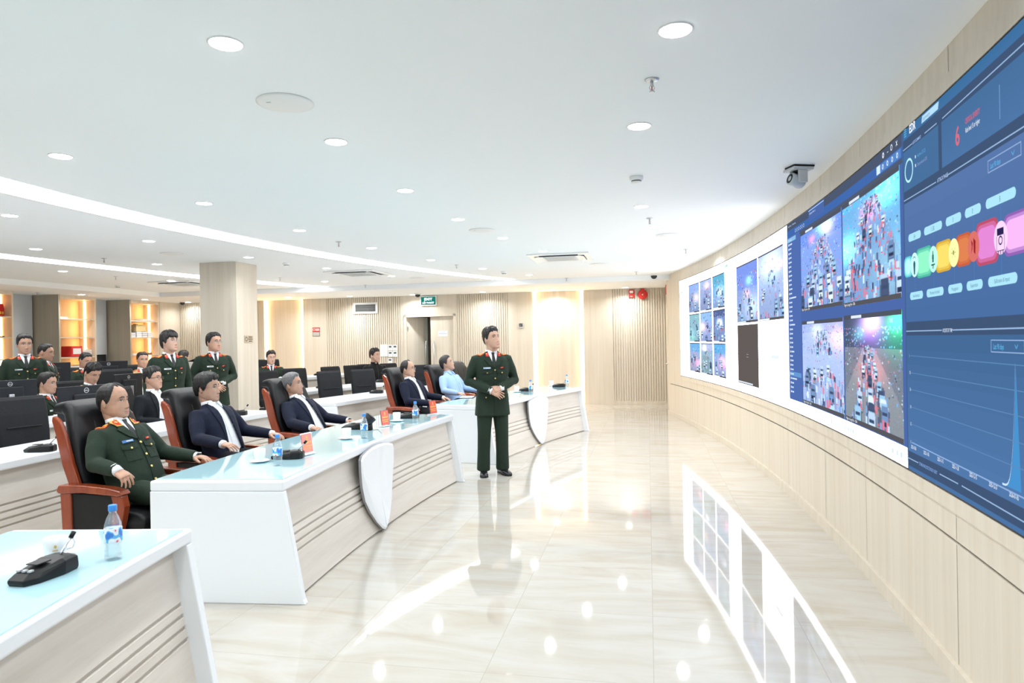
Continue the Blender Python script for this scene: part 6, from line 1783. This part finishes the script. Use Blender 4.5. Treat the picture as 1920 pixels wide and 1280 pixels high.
seat(p, OFFC, 'black office chair under the officer with the bent head', GO, .08)
p = person('officer with cropped hair looking down in the fourth row before the middle bookcase', 160, 676, 11.4, -30, 'sit', 'uniform', -6, (12, -18, 0), ('desk', 'desk'), 'crop', seed=13, legs=False, base=.14, skinc=(.58, .36, .27))
seat(p, OFFC, 'black office chair under the officer before the middle bookcase', GO, .06, base=.14)
p = person('young officer seen in profile between two monitors at the left', 89, 719, 9.0, 2, 'sit', 'uniform', 2, (0, -4, 0), ('desk', 'desk'), 'short', seed=14, legs=False, scale=1.08, skinc=(.62, .40, .30))
seat(p, OFFC, 'black office chair under the young officer in profile', GO, .05)
p = person('officer in a tan uniform seated before the right bookcase', 267, 675, 12.6, -48, 'sit', 'tan', 0, (6, -4, 0), ('desk', 'desk'), 'crop', seed=15, legs=False, base=.14, scale=1.1, skinc=(.60, .38, .28))
seat(p, OFFC, 'black office chair under the officer in the tan uniform', GO, .05, base=.14)
p = person('person in a white shirt turned away between the two officers by the column', 344, 670, 13.4, 60, 'sit', 'whiteshirt', -14, (10, -10, 0), ('desk', 'desk'), 'short', seed=16, legs=False, base=.14)
seat(p, OFFC, 'black office chair under the person in the white shirt', GO, .08, base=.14)
p = person('young officer with glasses seated just right of the column', 508, 671, 15.05, -62, 'sit', 'uniform', -2, (8, 0, 0), ('desk', 'desk'), 'spiky', glasses='thin', seed=17, legs=False, base=.14, scale=1.12, skinc=(.68, .46, .36))
seat(p, OFFC, 'black office chair under the young officer right of the column', GO, .06, base=.14)
p = person('young man in a black jacket seated before the slatted wall', 703, 667, 14.9, -50, 'sit', 'jacket', 2, (22, 2, 0), ('lap', 'lap'), 'spiky', seed=18, legs=False, scale=1.15, skinc=(.66, .44, .34))
seat(p, OFFC, 'black office chair under the man in the black jacket', GO, .05)
# empty office chairs
def chair_at(x, y_top, Y, yaw, label, base=0.0, k=1.0):
    yy = math.radians(yaw); P = atY(x, y_top, Y) + Vector((math.cos(yy), math.sin(yy), 0)) * .3; place(OFFC, (P.x, P.y, base), math.radians(yaw), label, 'chair', GO).scale = (k, k, k)
chair_at(38, 757, 6.75, -25, 'black office chair at the left edge behind the second-row desk')
chair_at(617, 702, 11.7, -38, 'empty black office chair right of the grey-haired man, nearer of two')
chair_at(680, 699, 12.25, -46, 'empty black office chair left of the balding man, nearer of two')
chair_at(620, 690, 14.0, -36, 'empty black office chair further back, right of the grey-haired man')
chair_at(661, 687, 14.6, -34, 'empty black office chair directly left of the man in the black jacket')
chair_at(500, 698, 12.3, -34, 'empty black office chair directly right of the column')
chair_at(552, 695, 13.4, -52, 'empty black office chair behind the grey-haired man')
chair_at(729, 694, 15.5, -40, 'black office chair right of the man in the black jacket')
chair_at(790, 690, 14.0, -62, 'empty black office chair between the balding man and the blue shirt')
chair_at(218, 694, 10.5, -36, 'empty black office chair right of the officer with the bent head', k=1.12)
# monitors
GM = 'computer monitors with a round logo'
def mon(x, Y, yaw, label, z): 
    P = atY(x, 700, Y); place(MON, (P.x, P.y, z), math.radians(yaw), label, 'monitor', GM)
mon(18, 7.85, -36, 'large dark monitor at the left edge of the photo', .76)
mon(160, 6.45, -22, 'dark monitor behind the nearest armchair', .76)
mon(240, 9.15, -8, 'dark monitor with a silver stand left of the man in glasses', .76)
mon(95, 10.5, -40, 'dark monitor behind the officer in profile', .90)
mon(204, 10.9, -50, 'wide dark monitor in the back before the middle bookcase', .90)
# papers on the rear desks
P = polar(4.8, 15.6, .76); boxthing('paper_stack', P, (.3, .42, .03), PAPER, 'crumpled white papers beside the officer with the bent head', 'papers')
P = polar(6.5, 19.5, .90); boxthing('red_card', P, (.02, .12, .11), RS, 'small red card before the officer with cropped hair', 'card')
P = polar(4.8, 16.9, .76); boxthing('paper_sheet', P, (.18, .05, .12), PAPER, 'white paper standing beside the monitor with the silver stand', 'paper')
P = RM(-9.9, 13.7, .14); t = empty('office_printer', P, ROOM_YAW - .3, 'light grey office printer behind the person in the white shirt', 'printer')
b = mb(mat('printer_grey', (.66, .67, .66), .45)); b.box((0, 0, .45), (.55, .6, .9)); b.build('cabinet', None, t, bevel=.01)
b = mb(mat('printer_grey', (.66, .67, .66), .45)); b.box((-.02, 0, 1.02), (.5, .58, .2)); b.build('scanner', None, t, bevel=.015)
b = mb(DARKP); b.box((.05, 0, 1.15), (.45, .5, .02), mtx=Matrix.Rotation(-.25, 4, 'Y')); b.build('lid', None, t, bevel=.004)
b = mb(DARKP); b.box((.2765, 0, .92), (.002, .4, .03)); b.build('paper_slot', None, t)
# prototypes that were never placed as they stand are used by the first copy; nothing is left at the origin
bpy.context.view_layer.update()
